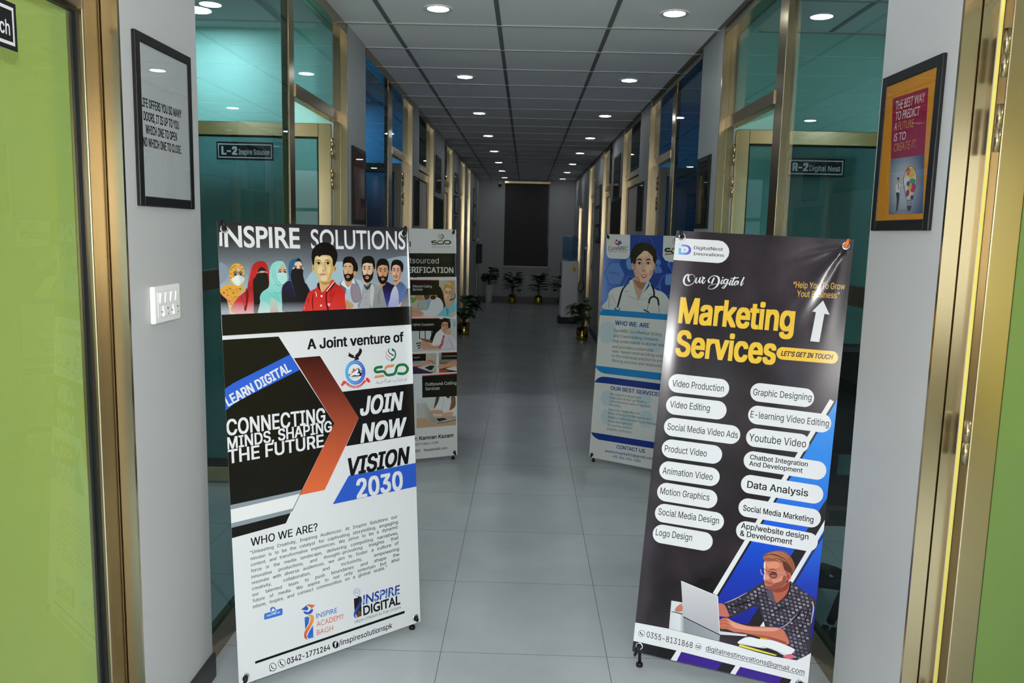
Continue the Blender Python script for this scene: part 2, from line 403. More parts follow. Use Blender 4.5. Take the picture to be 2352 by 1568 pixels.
def fill_outlines(pts, edges):
    # fills letter outlines by winding number, so overlapping contours stay solid
    nxt = {a: b for a, b in edges}; seen = set(); loops = []
    if len(nxt) < len(edges):
        adj = {}
        for a, b in edges: adj.setdefault(a, []).append(b); adj.setdefault(b, []).append(a)
        nxt = None
    for a in range(len(pts)):
        if a in seen: continue
        lp = [a]; seen.add(a)
        while True:
            if nxt is not None: b = nxt.get(lp[-1])
            else:
                c = [q for q in adj.get(lp[-1], []) if q not in seen]; b = (a+1 if len(lp) == 1 and a+1 in c else (c[0] if c else None))
            if b is None or b in seen: break
            lp.append(b); seen.add(b)
        if len(lp) > 2: loops.append([pts[i] for i in lp])
    boxes = [(min(p[0] for p in l), max(p[0] for p in l), min(p[1] for p in l), max(p[1] for p in l)) for l in loops]
    out_v, out_f = [], []
    # group loops that overlap in x into letters
    order = sorted(range(len(loops)), key=lambda i: boxes[i][0]); groups = []; hi = -1e9
    for i in order:
        if boxes[i][0] >= hi: groups.append([])
        groups[-1].append(i); hi = max(hi, boxes[i][1])
    for g in groups:
        vv, ee = [], []
        for i in g:
            n0 = len(vv); l = loops[i]; vv += [Vector(p) for p in l]; ee += [(n0+k, n0+(k+1) % len(l)) for k in range(len(l))]
        V, E, F = delaunay_2d_cdt(vv, ee, [], 0, 1e-6)[:3]
        base = len(out_v); out_v += [(v.x, v.y) for v in V]
        for f in F:
            x = sum(V[i].x for i in f)/len(f); y = sum(V[i].y for i in f)/len(f); wn_ = 0
            for i in g:
                b = boxes[i]
                if not (b[0] <= x <= b[1] and b[2] <= y <= b[3]): continue
                l = loops[i]
                for k in range(len(l)):
                    x0, y0 = l[k-1]; x1, y1 = l[k]
                    if (y0 > y) != (y1 > y) and x < (x1-x0)*(y-y0)/(y1-y0) + x0: wn_ += 1 if y1 > y0 else -1
            if wn_: out_f.append(tuple(base + i for i in f))
    return out_v, out_f
def text_mesh(s, bold=0.0, shear=0.0, space=1.0, res=2, face='I'):
    key = (s, bold, shear, space, res, face)
    if key not in _glyphs:
        c = bpy.data.curves.new('t', 'FONT'); c.body = s; c.size = 1; c.offset = bold; c.shear = shear; c.resolution_u = res; c.space_character = space
        if face == 'I' and font('I'): c.font = font('I')
        if face == 'I': c.fill_mode = 'NONE'
        o = bpy.data.objects.new('t', c); me = bpy.data.meshes.new_from_object(o)
        vs_ = [(v.co.x, v.co.y) for v in me.vertices]; fs = [tuple(p.vertices) for p in me.polygons]
        if face == 'I': vs_, fs = fill_outlines(vs_, [tuple(e.vertices) for e in me.edges])
        bpy.data.objects.remove(o); bpy.data.curves.remove(c); bpy.data.meshes.remove(me)
        _glyphs[key] = (vs_, fs)
    return _glyphs[key]
CAPH = {f: max(v[1] for v in text_mesh('H', face=f)[0]) for f in 'IB'}
class Print:
    """ink layers on a flat rectangle w x h; artwork is given in the current drawing frame and mapped to (a, b) metres on the rectangle"""
    EPS = 0.00006
    def __init__(s, o, r, u, w, h):
        s.o, s.r, s.u, s.w, s.h = Vector(o), Vector(r).normalized(), Vector(u).normalized(), w, h
        s.n = s.r.cross(s.u).normalized(); s.boxes = []; s.items = []; s.frame = None
        s.texts = []
    def photo(s, ox=0, oy=0, k=1):            # drawing frame: a crop of the photograph, seen through the scene camera
        def f(p):
            x, y = ox + p[0]*k, oy + p[1]*k
            d = (x - W_PX/2)/FOC*CR + (H_PX/2 - y)/FOC*CU + CF
            e = Vector((0, 0, EYE)); t = (s.o - e).dot(s.n)/d.dot(s.n); q = e + t*d - s.o
            return q.dot(s.r), q.dot(s.u)
        s.frame = f; return s
    def metres(s, a0=0, b0=0, k=1):
        s.frame = lambda p: (a0 + p[0]*k, b0 + p[1]*k); return s
    def quad(s, pts, tw, th):                 # bilinear frame: (0..tw, 0..th downwards) onto four (a, b) corners TL TR BR BL
        def f(p):
            x, y = p[0]/tw, p[1]/th
            return tuple((1-y)*((1-x)*pts[0][i] + x*pts[1][i]) + y*((1-x)*pts[3][i] + x*pts[2][i]) for i in (0, 1))
        s.frame = f; return s
    def _put(s, pts, tris, col, per=0):
        xs = [p[0] for p in pts]; ys = [p[1] for p in pts]; bb = (min(xs), max(xs), min(ys), max(ys))
        k = 1 + max((q for b, q in s.boxes if b[0] < bb[1] and b[1] > bb[0] and b[2] < bb[3] and b[3] > bb[2]), default=0)
        s.boxes.append((bb, k)); s.items.append((pts, tris, col, k*s.EPS, per))
    def P(s, col, pts, cuts=0):
        """filled polygon; col: hex, or ('v'|'h', [(pos, hex), ...]) for a blend along the drawing frame"""
        if isinstance(col, str) and not cuts:
            tri = tessellate_polygon([[Vector((p[0], p[1], 0)) for p in pts]])
            s._put([s.frame(p) for p in pts], tri, [lin(col)]*len(pts)); return s
        bm = bmesh.new(); vv = [bm.verts.new((p[0], p[1], 0)) for p in pts]
        for t in tessellate_polygon([[Vector((p[0], p[1], 0)) for p in pts]]):
            try: bm.faces.new([vv[i] for i in t])
            except ValueError: pass
        if not isinstance(col, str):
            ax = 0 if col[0] == 'h' else 1; stops = [(a, lin(c)) for a, c in col[1]]
            lo = min(p[ax] for p in pts); hi = max(p[ax] for p in pts)
            ks = set(a for a, _ in stops)
            for i in range(len(stops) - 1):
                for k in (1, 2, 3): ks.add(stops[i][0] + (stops[i+1][0]-stops[i][0])*k/4)
            for k in sorted(ks):
                if lo < k < hi:
                    no = (1, 0, 0) if ax == 0 else (0, 1, 0); co = (k, 0, 0) if ax == 0 else (0, k, 0)
                    bmesh.ops.bisect_plane(bm, geom=list(bm.verts) + list(bm.edges) + list(bm.faces), plane_co=co, plane_no=no)
            def cf(p):
                t = p[ax]
                if t <= stops[0][0]: return stops[0][1]
                for (a, ca), (b, cb) in zip(stops, stops[1:]):
                    if t <= b:
                        q = (t-a)/(b-a); return tuple(x*(1-q) + y*q for x, y in zip(ca, cb))
                return stops[-1][1]
        else: cf = lambda p: lin(col)
        bmesh.ops.triangulate(bm, faces=bm.faces); bm.verts.index_update()
        P_ = [(v.co.x, v.co.y) for v in bm.verts]
        s._put([s.frame(p) for p in P_], [tuple(v.index for v in f.verts) for f in bm.faces], [cf(p) for p in P_]); bm.free()
        return s
    def S(s, col, pts, n=6): return s.P(col, spline(pts, n))
    def E(s, col, cx, cy, rx, ry=None, rot=0, n=28):
        ry = ry or rx; c, d = math.cos(rot), math.sin(rot)
        return s.P(col, [(cx + rx*math.cos(t)*c - ry*math.sin(t)*d, cy + rx*math.cos(t)*d + ry*math.sin(t)*c) for t in (2*PI*k/n for k in range(n))])
    def L(s, col, w, pts, smooth=True, n=5):
        if smooth and len(pts) > 2: 
            m = len(pts); pts2 = spline(pts, n, closed=False)
            if isinstance(w, (list, tuple)):
                ws = []
                for i in range(len(pts2)):
                    t = i/n; j = min(int(t), m-2); q = t-j; ws.append(w[j]*(1-q) + w[j+1]*q)
                w = ws
            pts = pts2
        ws = w if isinstance(w, (list, tuple)) else [w]*len(pts)
        A, B = [], []
        for i, p in enumerate(pts):
            a, b = pts[max(i-1, 0)], pts[min(i+1, len(pts)-1)]
            dx, dy = b[0]-a[0], b[1]-a[1]; l = math.hypot(dx, dy) or 1
            nx, ny = -dy/l*ws[i]/2, dx/l*ws[i]/2
            A.append((p[0]+nx, p[1]+ny)); B.append((p[0]-nx, p[1]-ny))
        N = len(A); tris = []
        for i in range(N-1): tris += [(i, i+1, N+i+1), (i, N+i+1, N+i)]
        s._put([s.frame(p) for p in A + B], tris, [lin(col)]*(2*N)); return s
    def grid(s, fn, quad, nx, ny):
        tl, tr, br, bl = quad; pts, col, tris = [], [], []
        for j in range(ny+1):
            for i in range(nx+1):
                x, y = i/nx, j/ny
                pts.append(tuple((1-y)*((1-x)*tl[k] + x*tr[k]) + y*((1-x)*bl[k] + x*br[k]) for k in (0, 1))); col.append(fn(x, y))
        for j in range(ny):
            for i in range(nx):
                a = j*(nx+1) + i; tris += [(a, a+1, a+nx+2), (a, a+nx+2, a+nx+1)]
        s._put([s.frame(p) for p in pts], tris, col); return s
    def pill(s, col, x0, y0, x1, y1, r, n=18, ends=(1, 1)):
        d = math.hypot(x1-x0, y1-y0); ux, uy = (x1-x0)/d, (y1-y0)/d; pts = []
        for k in range(n+1):
            t = -PI/2 + PI*k/n; c, q = (math.cos(t) if ends[1] else 0), math.sin(t)
            pts.append((x1 + r*(c*ux - q*uy), y1 + r*(c*uy + q*ux)))
        for k in range(n+1):
            t = PI/2 + PI*k/n; c, q = (math.cos(t) if ends[0] else 0), math.sin(t)
            pts.append((x0 + r*(c*ux - q*uy), y0 + r*(c*uy + q*ux)))
        return s.P(col, pts)
    def T(s, txt, x0, y0, x1, y1, cap, col, bold=0.0, shear=0.0, res=None, square=False, space=1.0, face='I'):
        """one line of lettering whose baseline runs from (x0, y0) to (x1, y1), capitals cap high in the drawing frame"""
        A = Vector(s.frame((x0, y0))); B = Vector(s.frame((x1, y1)))
        C = Vector(s.frame((x0, y0 - cap))); hgt = (C - A).length
        if res is None: res = 6 if hgt > 0.03 else 4 if hgt > 0.013 else 2
        vs_, fs = text_mesh(txt, bold if face == 'B' else 0.0, shear, space, res, face)
        if not vs_: return s
        n0 = 0
        if bold and face == 'I':                  # heavier weight: the same outlines spread by the stroke gain
            n0 = len(vs_); d = bold; sh_ = [(d, 0), (-d, 0)] if hgt < 0.012 else [(d*a, d*0.6*b) for a in (-1, -0.4, 0.4, 1) for b in (-1, 0, 1)]
            fs = [tuple(i + n0*k for i in f) for k in range(len(sh_)) for f in fs]; vs_ = [(x+a, y+b) for a, b in sh_ for x, y in vs_]
        xa = min(v[0] for v in vs_); xb = max(v[0] for v in vs_)
        U = (B - A); N = Vector((-U.y, U.x)).normalized() if square else Vector((0, 1))
        if square: hgt = abs((C - A).dot(N)) if abs((C-A).dot(N)) > 0.3*hgt else hgt
        pts = []
        for x, y in vs_:
            p = A + U*((x-xa)/(xb-xa)) + N*(y/CAPH[face]*hgt); pts.append((p.x, p.y))
        s._put(pts, fs, [lin(col)]*len(pts), n0); return s
    def TJ(s, txt, x0, y0, x1, y1, cap, col, bold=0.0, stretch=1.0, track=None):
        """justified line: words keep their own width, the gaps take up the rest"""
        A = Vector(s.frame((x0, y0))); B = Vector(s.frame((x1, y1))); C = Vector(s.frame((x0, y0 - cap)))
        k = (C - A).length/CAPH['I']; tot = (B - A).length
        words = txt.split()
        def width(w): vs_ = text_mesh(w, bold)[0]; return (max(v[0] for v in vs_) - min(v[0] for v in vs_))*k*stretch
        ws = [width(w) for w in words]; gap = (tot - sum(ws))/max(1, len(words)-1)
        mn = 0.22*k
        if gap < mn:
            f = (tot - mn*(len(words)-1))/sum(ws); ws = [w*f for w in ws]; gap = mn
        elif gap > 0.62*k:
            f = min(1.16, (tot - 0.62*k*(len(words)-1))/sum(ws)); ws = [w*f for w in ws]; gap = (tot - sum(ws))/max(1, len(words)-1)
        t = 0
        for w, l in zip(words, ws):
            p0 = (x0 + (x1-x0)*t/tot, y0 + (y1-y0)*t/tot); q = (t+l)/tot; p1 = (x0 + (x1-x0)*q, y0 + (y1-y0)*q)
            s.T(w, *p0, *p1, cap, col, bold); t += l + gap
        return s
    def head(s, cx, cy, hw, hh, skin, hair='14100F', turn=0.0, beard=None, brow='1A1210', lips='B06058', shade=None, hairline=0.62, sides=0.35, ears=True, lit=None, smile=0.0, bun=0):
        """a printed head, cx, cy between the eyes and nose; turn < 0 looks to the left"""
        def X(u): return cx + u*hw
        def Y(v): return cy + v*hh
        t = turn*0.22
        sh = shade or '%02x%02x%02x' % tuple(int(int(skin[i:i+2], 16)*0.80) for i in (0, 2, 4))
        lt = lit or '%02x%02x%02x' % tuple(min(255, int(int(skin[i:i+2], 16)*1.10)) for i in (0, 2, 4))
        s.S(hair, [(X(-1.10-t*.6), Y(-.1)), (X(-1.14-t*.6), Y(-.62)), (X(-.82), Y(-1.12)), (X(-.1-t), Y(-1.30)), (X(.72-t), Y(-1.16)), (X(1.12-t*.8), Y(-.68)), (X(1.10-t*.6), Y(-.05)), (X(.6), Y(.1)), (X(-.6), Y(.1))])
        if ears:
            if turn > -0.9 or True: s.E(sh, X(1.0-t*.4), Y(.08), hw*.14, hh*.2)
            if turn > -0.5: s.E(sh, X(-1.0-t*.4), Y(.08), hw*.12, hh*.2)
        s.S(skin, [(X(-.97), Y(-.35)), (X(-.80), Y(-.85)), (X(0), Y(-1.0)), (X(.80), Y(-.85)), (X(.97), Y(-.35)), (X(.95), Y(.15)), (X(.78), Y(.62)), (X(.42+t*.5), Y(.93)), (X(t), Y(1.02)), (X(-.42+t*.5), Y(.93)), (X(-.78), Y(.62)), (X(-.95), Y(.15))])
        sd = 1 if turn <= 0 else -1
        s.S(sh, [(X(.97*sd), Y(-.4)), (X(.95*sd), Y(.15)), (X(.78*sd), Y(.62)), (X(.42*sd+t*.5), Y(.93)), (X(.25*sd), Y(.98)), (X(.55*sd), Y(.5)), (X(.70*sd), Y(.0)), (X(.78*sd), Y(-.4))])
        s.S(lt, [(X(-.55*sd+t), Y(-.15)), (X(-.2*sd+t), Y(.1)), (X(-.25*sd+t), Y(.4)), (X(-.55*sd+t), Y(.45)), (X(-.72*sd+t), Y(.2))])
        s.S(lt, [(X(-.5+t), Y(-.75)), (X(.3+t), Y(-.78)), (X(.3+t), Y(-.5)), (X(-.45+t), Y(-.5))])
        if beard:
            s.S(beard, [(X(-.98), Y(-.05)), (X(-.86), Y(.18)), (X(-.62+t), Y(.42)), (X(-.34+t), Y(.42)), (X(t), Y(.34)), (X(.34+t), Y(.42)), (X(.62+t), Y(.42)), (X(.86), Y(.18)), (X(.98), Y(-.05)), (X(.95), Y(.35)), (X(.80), Y(.75)), (X(.42+t*.5), Y(1.06)), (X(t*.6), Y(1.14)), (X(-.42+t*.5), Y(1.06)), (X(-.80), Y(.75)), (X(-.95), Y(.35))])
            s.E(skin, X(t), Y(.66), hw*.30, hh*.14)
        # hair falls over the forehead
        s.S(hair, [(X(-1.08-t*.6), Y(-.12)), (X(-1.12-t*.6), Y(-.62)), (X(-.80), Y(-1.12)), (X(-.1-t), Y(-1.28)), (X(.72-t), Y(-1.14)), (X(1.10-t*.8), Y(-.66)), (X(1.08-t*.5), Y(-.12)), (X(.90), Y(-sides)), (X(.80+t*.3), Y(-.58)), (X(.42+t), Y(-hairline-.04)), (X(-.1+t), Y(-hairline-.08)), (X(-.55+t), Y(-hairline)), (X(-.82+t*.3), Y(-.52)), (X(-.92), Y(-sides))])
        for q in (-1, 1):
            ex = X(.40*q + t*1.25); sc = 1 - 0.25*max(0, q*turn)
            s.L(brow, [hh*.04, hh*.085, hh*.05], [(ex-hw*.24*sc, Y(-.26)), (ex+hw*.02*q, Y(-.335)), (ex+hw*.24*sc, Y(-.27))])
            s.S(sh, [(ex-hw*.24*sc, Y(-.10)), (ex, Y(-.20)), (ex+hw*.24*sc, Y(-.10)), (ex, Y(-.01))])
            s.S('E8E0DA', [(ex-hw*.19*sc, Y(-.09)), (ex, Y(-.15)), (ex+hw*.19*sc, Y(-.09)), (ex, Y(-.035))])
            s.E('1C1210', ex+hw*.03*turn, Y(-.095), hw*.095, hh*.062, n=14)
            s.L('241814', hh*.03, [(ex-hw*.21*sc, Y(-.095)), (ex, Y(-.165)), (ex+hw*.21*sc, Y(-.095))])
        s.L(sh, [hw*.03, hw*.06, hw*.09], [(X(.10*sd+t*1.5), Y(-.18)), (X(.13*sd+t*1.8), Y(.12)), (X(.16*sd+t*1.7), Y(.30))])
        s.S(sh, [(X(-.20+t*1.5), Y(.31)), (X(t*1.7), Y(.27)), (X(.20+t*1.5), Y(.31)), (X(.12+t*1.5), Y(.38)), (X(t*1.6), Y(.40)), (X(-.12+t*1.5), Y(.38))])
        if beard: s.L(beard, [hh*.05, hh*.12, hh*.07, hh*.12, hh*.05], [(X(-.40+t), Y(.60)), (X(-.2+t*1.2), Y(.49)), (X(t*1.3), Y(.47)), (X(.2+t*1.2), Y(.49)), (X(.40+t), Y(.60))])
        k = smile*.045
        s.S(lips, [(X(-.28+t*1.2), Y(.62-k)), (X(-.08+t*1.3), Y(.57)), (X(.08+t*1.3), Y(.57)), (X(.28+t*1.2), Y(.62-k)), (X(.1+t*1.2), Y(.71+k)), (X(-.1+t*1.2), Y(.71+k))])
        if smile: s.S('F0E8E4', [(X(-.2+t*1.2), Y(.625-k*.6)), (X(t*1.2), Y(.61)), (X(.2+t*1.2), Y(.625-k*.6)), (X(t*1.2), Y(.66+k))])
        else: s.L('6A302C', hh*.022, [(X(-.26+t*1.2), Y(.625)), (X(t*1.3), Y(.63)), (X(.26+t*1.2), Y(.625))])
        return s
    def mesh(s, name, mat, parent=None, bend=None, base='E6E8EC', thick=0.0006, cuts_a=(), cuts_b=(), back='D8D8D8', clip=True):
        """turns the ink layers and the sheet below them into one mesh"""
        bm = bmesh.new(); ink = bm.verts.layers.float_color.new('ink')
        for pts, tris, col, z, per in s.items:
            vv = [bm.verts.new((p[0], p[1], z + (i//per*4.5e-6 if per else 0))) for i, p in enumerate(pts)]
            for v, c in zip(vv, col): v[ink] = (*[q*0.72 for q in c], 1)
            for t in tris:
                try: f = bm.faces.new([vv[i] for i in t])
                except ValueError: continue
        def cut(co, no, clear=False):
            bmesh.ops.bisect_plane(bm, geom=list(bm.verts) + list(bm.edges) + list(bm.faces), dist=1e-7, plane_co=co, plane_no=no, clear_outer=clear)
        if clip:
            for co, no in (((0, 0, 0), (-1, 0, 0)), ((s.w, 0, 0), (1, 0, 0)), ((0, 0, 0), (0, -1, 0)), ((0, s.h, 0), (0, 1, 0))): cut(co, no, True)
        for a in cuts_a: cut((a, 0, 0), (1, 0, 0))
        for b in cuts_b: cut((0, b, 0), (0, 1, 0))
        # all ink faces look out of the sheet
        for f in bm.faces:
            f.normal_update()
        bmesh.ops.reverse_faces(bm, faces=[f for f in bm.faces if f.normal.z < 0])
        A = sorted(set([0, s.w] + [a for a in cuts_a if 0 < a < s.w])); B = sorted(set([0, s.h] + [b for b in cuts_b if 0 < b < s.h]))
        cb = [q*0.72 for q in lin(base)]; cc = lin(back)
        g = [[None]*len(B) for _ in A]; gb = [[None]*len(B) for _ in A]
        for i, a in enumerate(A):
            for j, b in enumerate(B):
                g[i][j] = bm.verts.new((a, b, 0)); g[i][j][ink] = (*cb, 1); gb[i][j] = bm.verts.new((a, b, -thick)); gb[i][j][ink] = (*cc, 1)
        for i in range(len(A)-1):
            for j in range(len(B)-1):
                bm.faces.new((g[i][j], g[i+1][j], g[i+1][j+1], g[i][j+1])); bm.faces.new((gb[i][j], gb[i][j+1], gb[i+1][j+1], gb[i+1][j]))
        for i in range(len(A)-1):
            for j in (0, len(B)-1):
                q = (g[i][j], gb[i][j], gb[i+1][j], g[i+1][j]); bm.faces.new(q if j == 0 else q[::-1])
        for j in range(len(B)-1):
            for i in (0, len(A)-1):
                q = (g[i][j], g[i][j+1], gb[i][j+1], gb[i][j]); bm.faces.new(q if i == 0 else q[::-1])
        nb = bend or (lambda a, b: 0.0)             # the few millimetres of sag only turn the surface normals
        normals = []
        for v in bm.verts:
            a, b, z = v.co
            e = 0.002
            da = (nb(a+e, b) - nb(a-e, b))/(2*e); db = (nb(a, b+e) - nb(a, b-e))/(2*e)
            n = Vector((-da, -db, 1)).normalized()
            loc = Vector((a, b, z))
            v.co = s.o + s.r*loc.x + s.u*loc.y + s.n*loc.z
            nn = s.r*n.x + s.u*n.y + s.n*n.z
            normals.append(nn if z > -1e-7 else -nn)
        for f in bm.faces: f.smooth = True
        me = bpy.data.meshes.new(name); bm.to_mesh(me); bm.free(); me.materials.append(mat)
        if bend: me.normals_split_custom_set_from_vertices([tuple(n) for n in normals])
        else:
            for p in me.polygons: p.use_smooth = False
        o = bpy.data.objects.new(name, me); COL.objects.link(o)
        if parent: rel(parent, o)
        return o
def banner_frame(x, y, zb, yaw, tilt, roll, w, h):
    r = Vector((math.cos(yaw), math.sin(yaw), 0)); back = Vector((-math.sin(yaw), math.cos(yaw), 0))
    up = Vector((0, 0, 1))*math.cos(tilt) + back*math.sin(tilt)
    return Print((x, y, zb), math.cos(roll)*r + math.sin(roll)*up, -math.sin(roll)*r + math.cos(roll)*up, w, h)
def smoothstep(a, b, x):
    t = max(0.0, min(1.0, (x-a)/(b-a))); return t*t*(3-2*t)
SCO_ART = []
def sco_logo(p, place=None, urdu=True, dark=False):
    """the interlaced three-letter emblem with its striped ball"""
    g, o_, nv, lb = ('0F3A22', 'A86A40', '15101C', '5A86A8') if dark else ('1E7245', 'DB9566', '2A1C66', '6FB8E4')
    art = [('L', g, 82, [(1425, 682), (1260, 702), (1205, 740), (1195, 790), (1250, 838), (1440, 818), (1500, 870), (1570, 928), (1740, 905), (1805, 845), (1850, 690), (1920, 632), (2070, 618), (2155, 690), (2170, 770), (2110, 860), (2010, 888), (1865, 878)]),
           ('P', o_, [(1465, 755), (1500, 670), (1570, 625), (1785, 602), (1745, 688), (1585, 708), (1535, 740), (1515, 795)]),
           ('P', o_, [(1160, 1028), (1203, 945), (1450, 915), (1492, 968), (1440, 992)]),
           ('S', g, [(1700, 125), (1790, 180), (1830, 300), (1800, 420), (1730, 500), (1662, 518), (1690, 425), (1735, 432), (1782, 350), (1780, 250), (1748, 212), (1708, 212)]),
           ('L', nv, [8, 24, 30, 36], [(1640, 128), (1588, 185), (1640, 275), (1752, 345)]),
           ('L', o_, [8, 20, 26, 30], [(1535, 200), (1522, 260), (1575, 340), (1665, 405)]),
           ('L', lb, [6, 18, 26, 30], [(1505, 320), (1520, 390), (1570, 450), (1640, 492)])]
    old = p.frame
    for a in art:
        pts = a[-1]
        if place: p.frame = lambda q: place(q)
        if a[0] == 'L': p.L(a[1], a[2], pts)
        elif a[0] == 'P': p.P(a[1], pts)
        else: p.S(a[1], pts)
    p.frame = old
# ------------------------------------------------------------------ banner 1: white, black and orange, front left
B1 = banner_frame(-0.8911, 2.43, 0.0346, 0.7397, 0.0734, -0.0051, 0.7118, 1.4908)
def art_banner_1(p):
    WH, BK = 'E9EBEF', '120F12'
    p.photo(480, 490, 500/2352)
    p.P(('v', [(70, '221F26'), (300, '3A3A40'), (520, '6E757E'), (780, '9DAFBC'), (1000, 'AAB8C4'), (1090, 'B4BECA')]), [(40, 40), (2240, 40), (2240, 1002), (90, 1100)])
    # soft discs behind the group
    p.P('8894A4', spline([(110, 540), (180, 560), (205, 620), (190, 700), (130, 760), (110, 750)]))
    p.S('A9C4D2', [(1050, 720), (1120, 620), (1200, 560), (1380, 520), (1480, 560), (1500, 800), (1100, 900), (1040, 800)])
    p.S('93A5B4', [(1820, 560), (1900, 500), (2170, 480), (2170, 800), (1800, 700)])
    p.P(('v', [(800, '3A3A40'), (1000, '8A8A94')]), [(2080, 830), (2180, 800), (2180, 1010), (2040, 1010)])
    # title
    p.P(WH, [(112, 205), (141, 195), (146, 352), (113, 353)])
    p.T('NSPIRE', 170, 356, 985, 373, 222, WH, 0.022, face='B')
    p.T('SOLUTIONS', 1105, 380, 2122, 386, 205, WH, 0.012, face='B')
    # four women on the left (zoomed frame)
    z = lambda: p.photo(500, 580, 220/2352)
    z()
    BLK = '16121A'
    p.P(('v', [(950, BLK), (1200, BLK), (1450, 'AAB0BC')]), spline([(55, 960), (120, 960), (230, 1150), (290, 1480), (70, 1520)]))
    p.P(('v', [(800, 'E2A63E'), (1150, 'E0A040'), (1460, 'EFD9AA')]), spline([(55, 930), (180, 800), (330, 790), (560, 810), (640, 880), (670, 930), (560, 1000), (420, 1240), (430, 1490), (310, 1490), (270, 1330), (220, 1150), (120, 1060)]))
    for x, y, c in ((230, 920, 'D86A58'), (150, 985, '5A7A30'), (300, 880, '6A8A38'), (250, 1040, 'D86A58'), (380, 990, '6A8A38'), (470, 900, 'DC7060'), (550, 890, '5A7A30'), (430, 1090, '7A9040'), (280, 1200, 'D86A58'), (500, 1080, 'D87868'), (330, 1260, '8AA048')):
        p.E(c, x, y, 32, 22, 0.4)
    p.L('E0608A', 16, [(100, 1030), (210, 1130), (330, 1190), (420, 1250)])
    for a, b in (((280, 860), (540, 960)), ((210, 840), (500, 1010)), ((330, 1060), (420, 1230))): p.L('B5702A', 8, [a, ((a[0]+b[0])/2+10, (a[1]+b[1])/2+20), b])
    p.S('E0AE3C', [(470, 265), (580, 300), (640, 400), (655, 560), (640, 700), (600, 800), (520, 820), (420, 800), (330, 730), (285, 620), (290, 480), (310, 380), (380, 290)])
    for x, y, c in ((430, 320, 'D8605A'), (350, 370, 'D86A50'), (330, 420, '7A9040'), (320, 520, 'D8605A'), (390, 350, '7A9040'), (610, 400, '7A9040'), (560, 320, 'D8605A'), (640, 560, '7A9040'), (320, 620, 'D86A50')): p.E(c, x, y, 26, 20)
    p.S('B98A70', [(500, 340), (560, 390), (610, 480), (625, 600), (560, 640), (400, 620), (375, 540), (410, 440), (470, 360)])
    p.S('D8B49C', [(500, 360), (550, 410), (540, 450), (470, 450), (460, 400)])
    for ex in (430, 565):
        p.L('2A1A16', 18, [(ex-55, 492), (ex, 475), (ex+45, 490)]); p.S('3A2620', [(ex-55, 535), (ex, 505), (ex+50, 535), (ex, 560)]); p.E('E8E4E0', ex-28, 535, 12, 9); p.E('E8E4E0', ex+28, 535, 10, 9); p.E('140E0E', ex, 533, 22, 20)
    p.S('E4EEEA', [(330, 650), (400, 600), (510, 548), (620, 610), (655, 655), (600, 740), (520, 815), (440, 790), (370, 720)])
    p.S('CBDCD6', [(515, 560), (620, 615), (650, 655), (600, 735), (530, 810), (545, 700)])
    # red and black
    p.P(('v', [(200, 'A4161E'), (500, 'C42430'), (900, 'A31E28'), (1200, 'C4343E'), (1480, 'E4B4BA')]), spline([(1040, 208), (1130, 220), (1210, 300), (1250, 450), (1265, 600), (1255, 800), (1180, 900), (1030, 1480), (450, 1500), (320, 1390), (480, 1120), (700, 920), (740, 760), (790, 500), (840, 330), (940, 240)]))
    p.P('7A1018', spline([(690, 900), (720, 900), (760, 1050), (700, 1400), (660, 1400), (690, 1150)])); p.L('8A1820', 14, [(580, 1090), (640, 1250), (660, 1420)])
    p.L('D8505A', 14, [(870, 300), (820, 450), (780, 700)])
    p.S('1A1016', [(985, 480), (1010, 390), (1075, 355), (1140, 380), (1190, 470), (1080, 450)])
    p.S('D0A088', [(975, 490), (1080, 445), (1195, 470), (1200, 500), (980, 510)])
    for ex in (1015, 1160): p.E('E8E0DA', ex, 480, 26, 14); p.E('1A1210', ex, 478, 13, 14)
    p.P(('v', [(500, '181218'), (1250, '181218'), (1490, '8A8088')]), spline([(975, 505), (1080, 495), (1200, 500), (1240, 620), (1250, 820), (1180, 930), (1060, 1050), (1030, 1250), (970, 1480), (890, 1490), (885, 1200), (870, 900), (865, 690), (920, 600)]))
    # mint scarf
    p.P(('v', [(200, '8FD8D0'), (700, '9ADDD6'), (1100, '7CCEC8'), (1480, 'CFE4E2')]), spline([(1480, 205), (1590, 215), (1640, 280), (1690, 430), (1700, 600), (1650, 740), (1580, 800), (1565, 1000), (1590, 1250), (1615, 1470), (1100, 1480), (990, 1480), (1040, 1200), (1030, 1100), (1090, 970), (1260, 830), (1260, 640), (1280, 430), (1320, 300), (1400, 230)]))
    p.P(('v', [(1100, 'B8D0CA'), (1470, 'C8B8AC')]), spline([(1310, 1130), (1400, 1150), (1460, 1300), (1480, 1470), (1290, 1475), (1300, 1300)]))
    for pts in ([(1330, 330), (1350, 550), (1440, 760), (1560, 870)], [(1380, 300), (1400, 520), (1460, 680), (1580, 790)], [(1180, 960), (1380, 1080), (1560, 1240)], [(1100, 1150), (1230, 1200), (1290, 1330)], [(1340, 900), (1460, 1080), (1600, 1290)]): p.L('5CB4B0', [5, 14, 5] if len(pts) == 3 else [5, 12, 14, 5], pts)
    p.S('D9A98C', [(1580, 290), (1640, 350), (1675, 440), (1680, 520), (1480, 510), (1495, 430), (1540, 340)])
    for ex in (1530, 1645): p.L('2A1812', 18, [(ex-40, 438), (ex, 420), (ex+28, 428)]); p.E('4A2A20', ex, 478, 38, 24); p.E('EDE6E0', ex-22, 485, 9, 8); p.E('1A100E', ex, 478, 20, 19)
    p.S('B9E6E2', [(1465, 510), (1590, 480), (1680, 520), (1705, 640), (1670, 730), (1590, 770), (1480, 680), (1460, 590)])
    for yy in (580, 640, 700): p.L('8CCFCB', 8, [(1490, yy), (1580, yy+14), (1685, yy-8)])
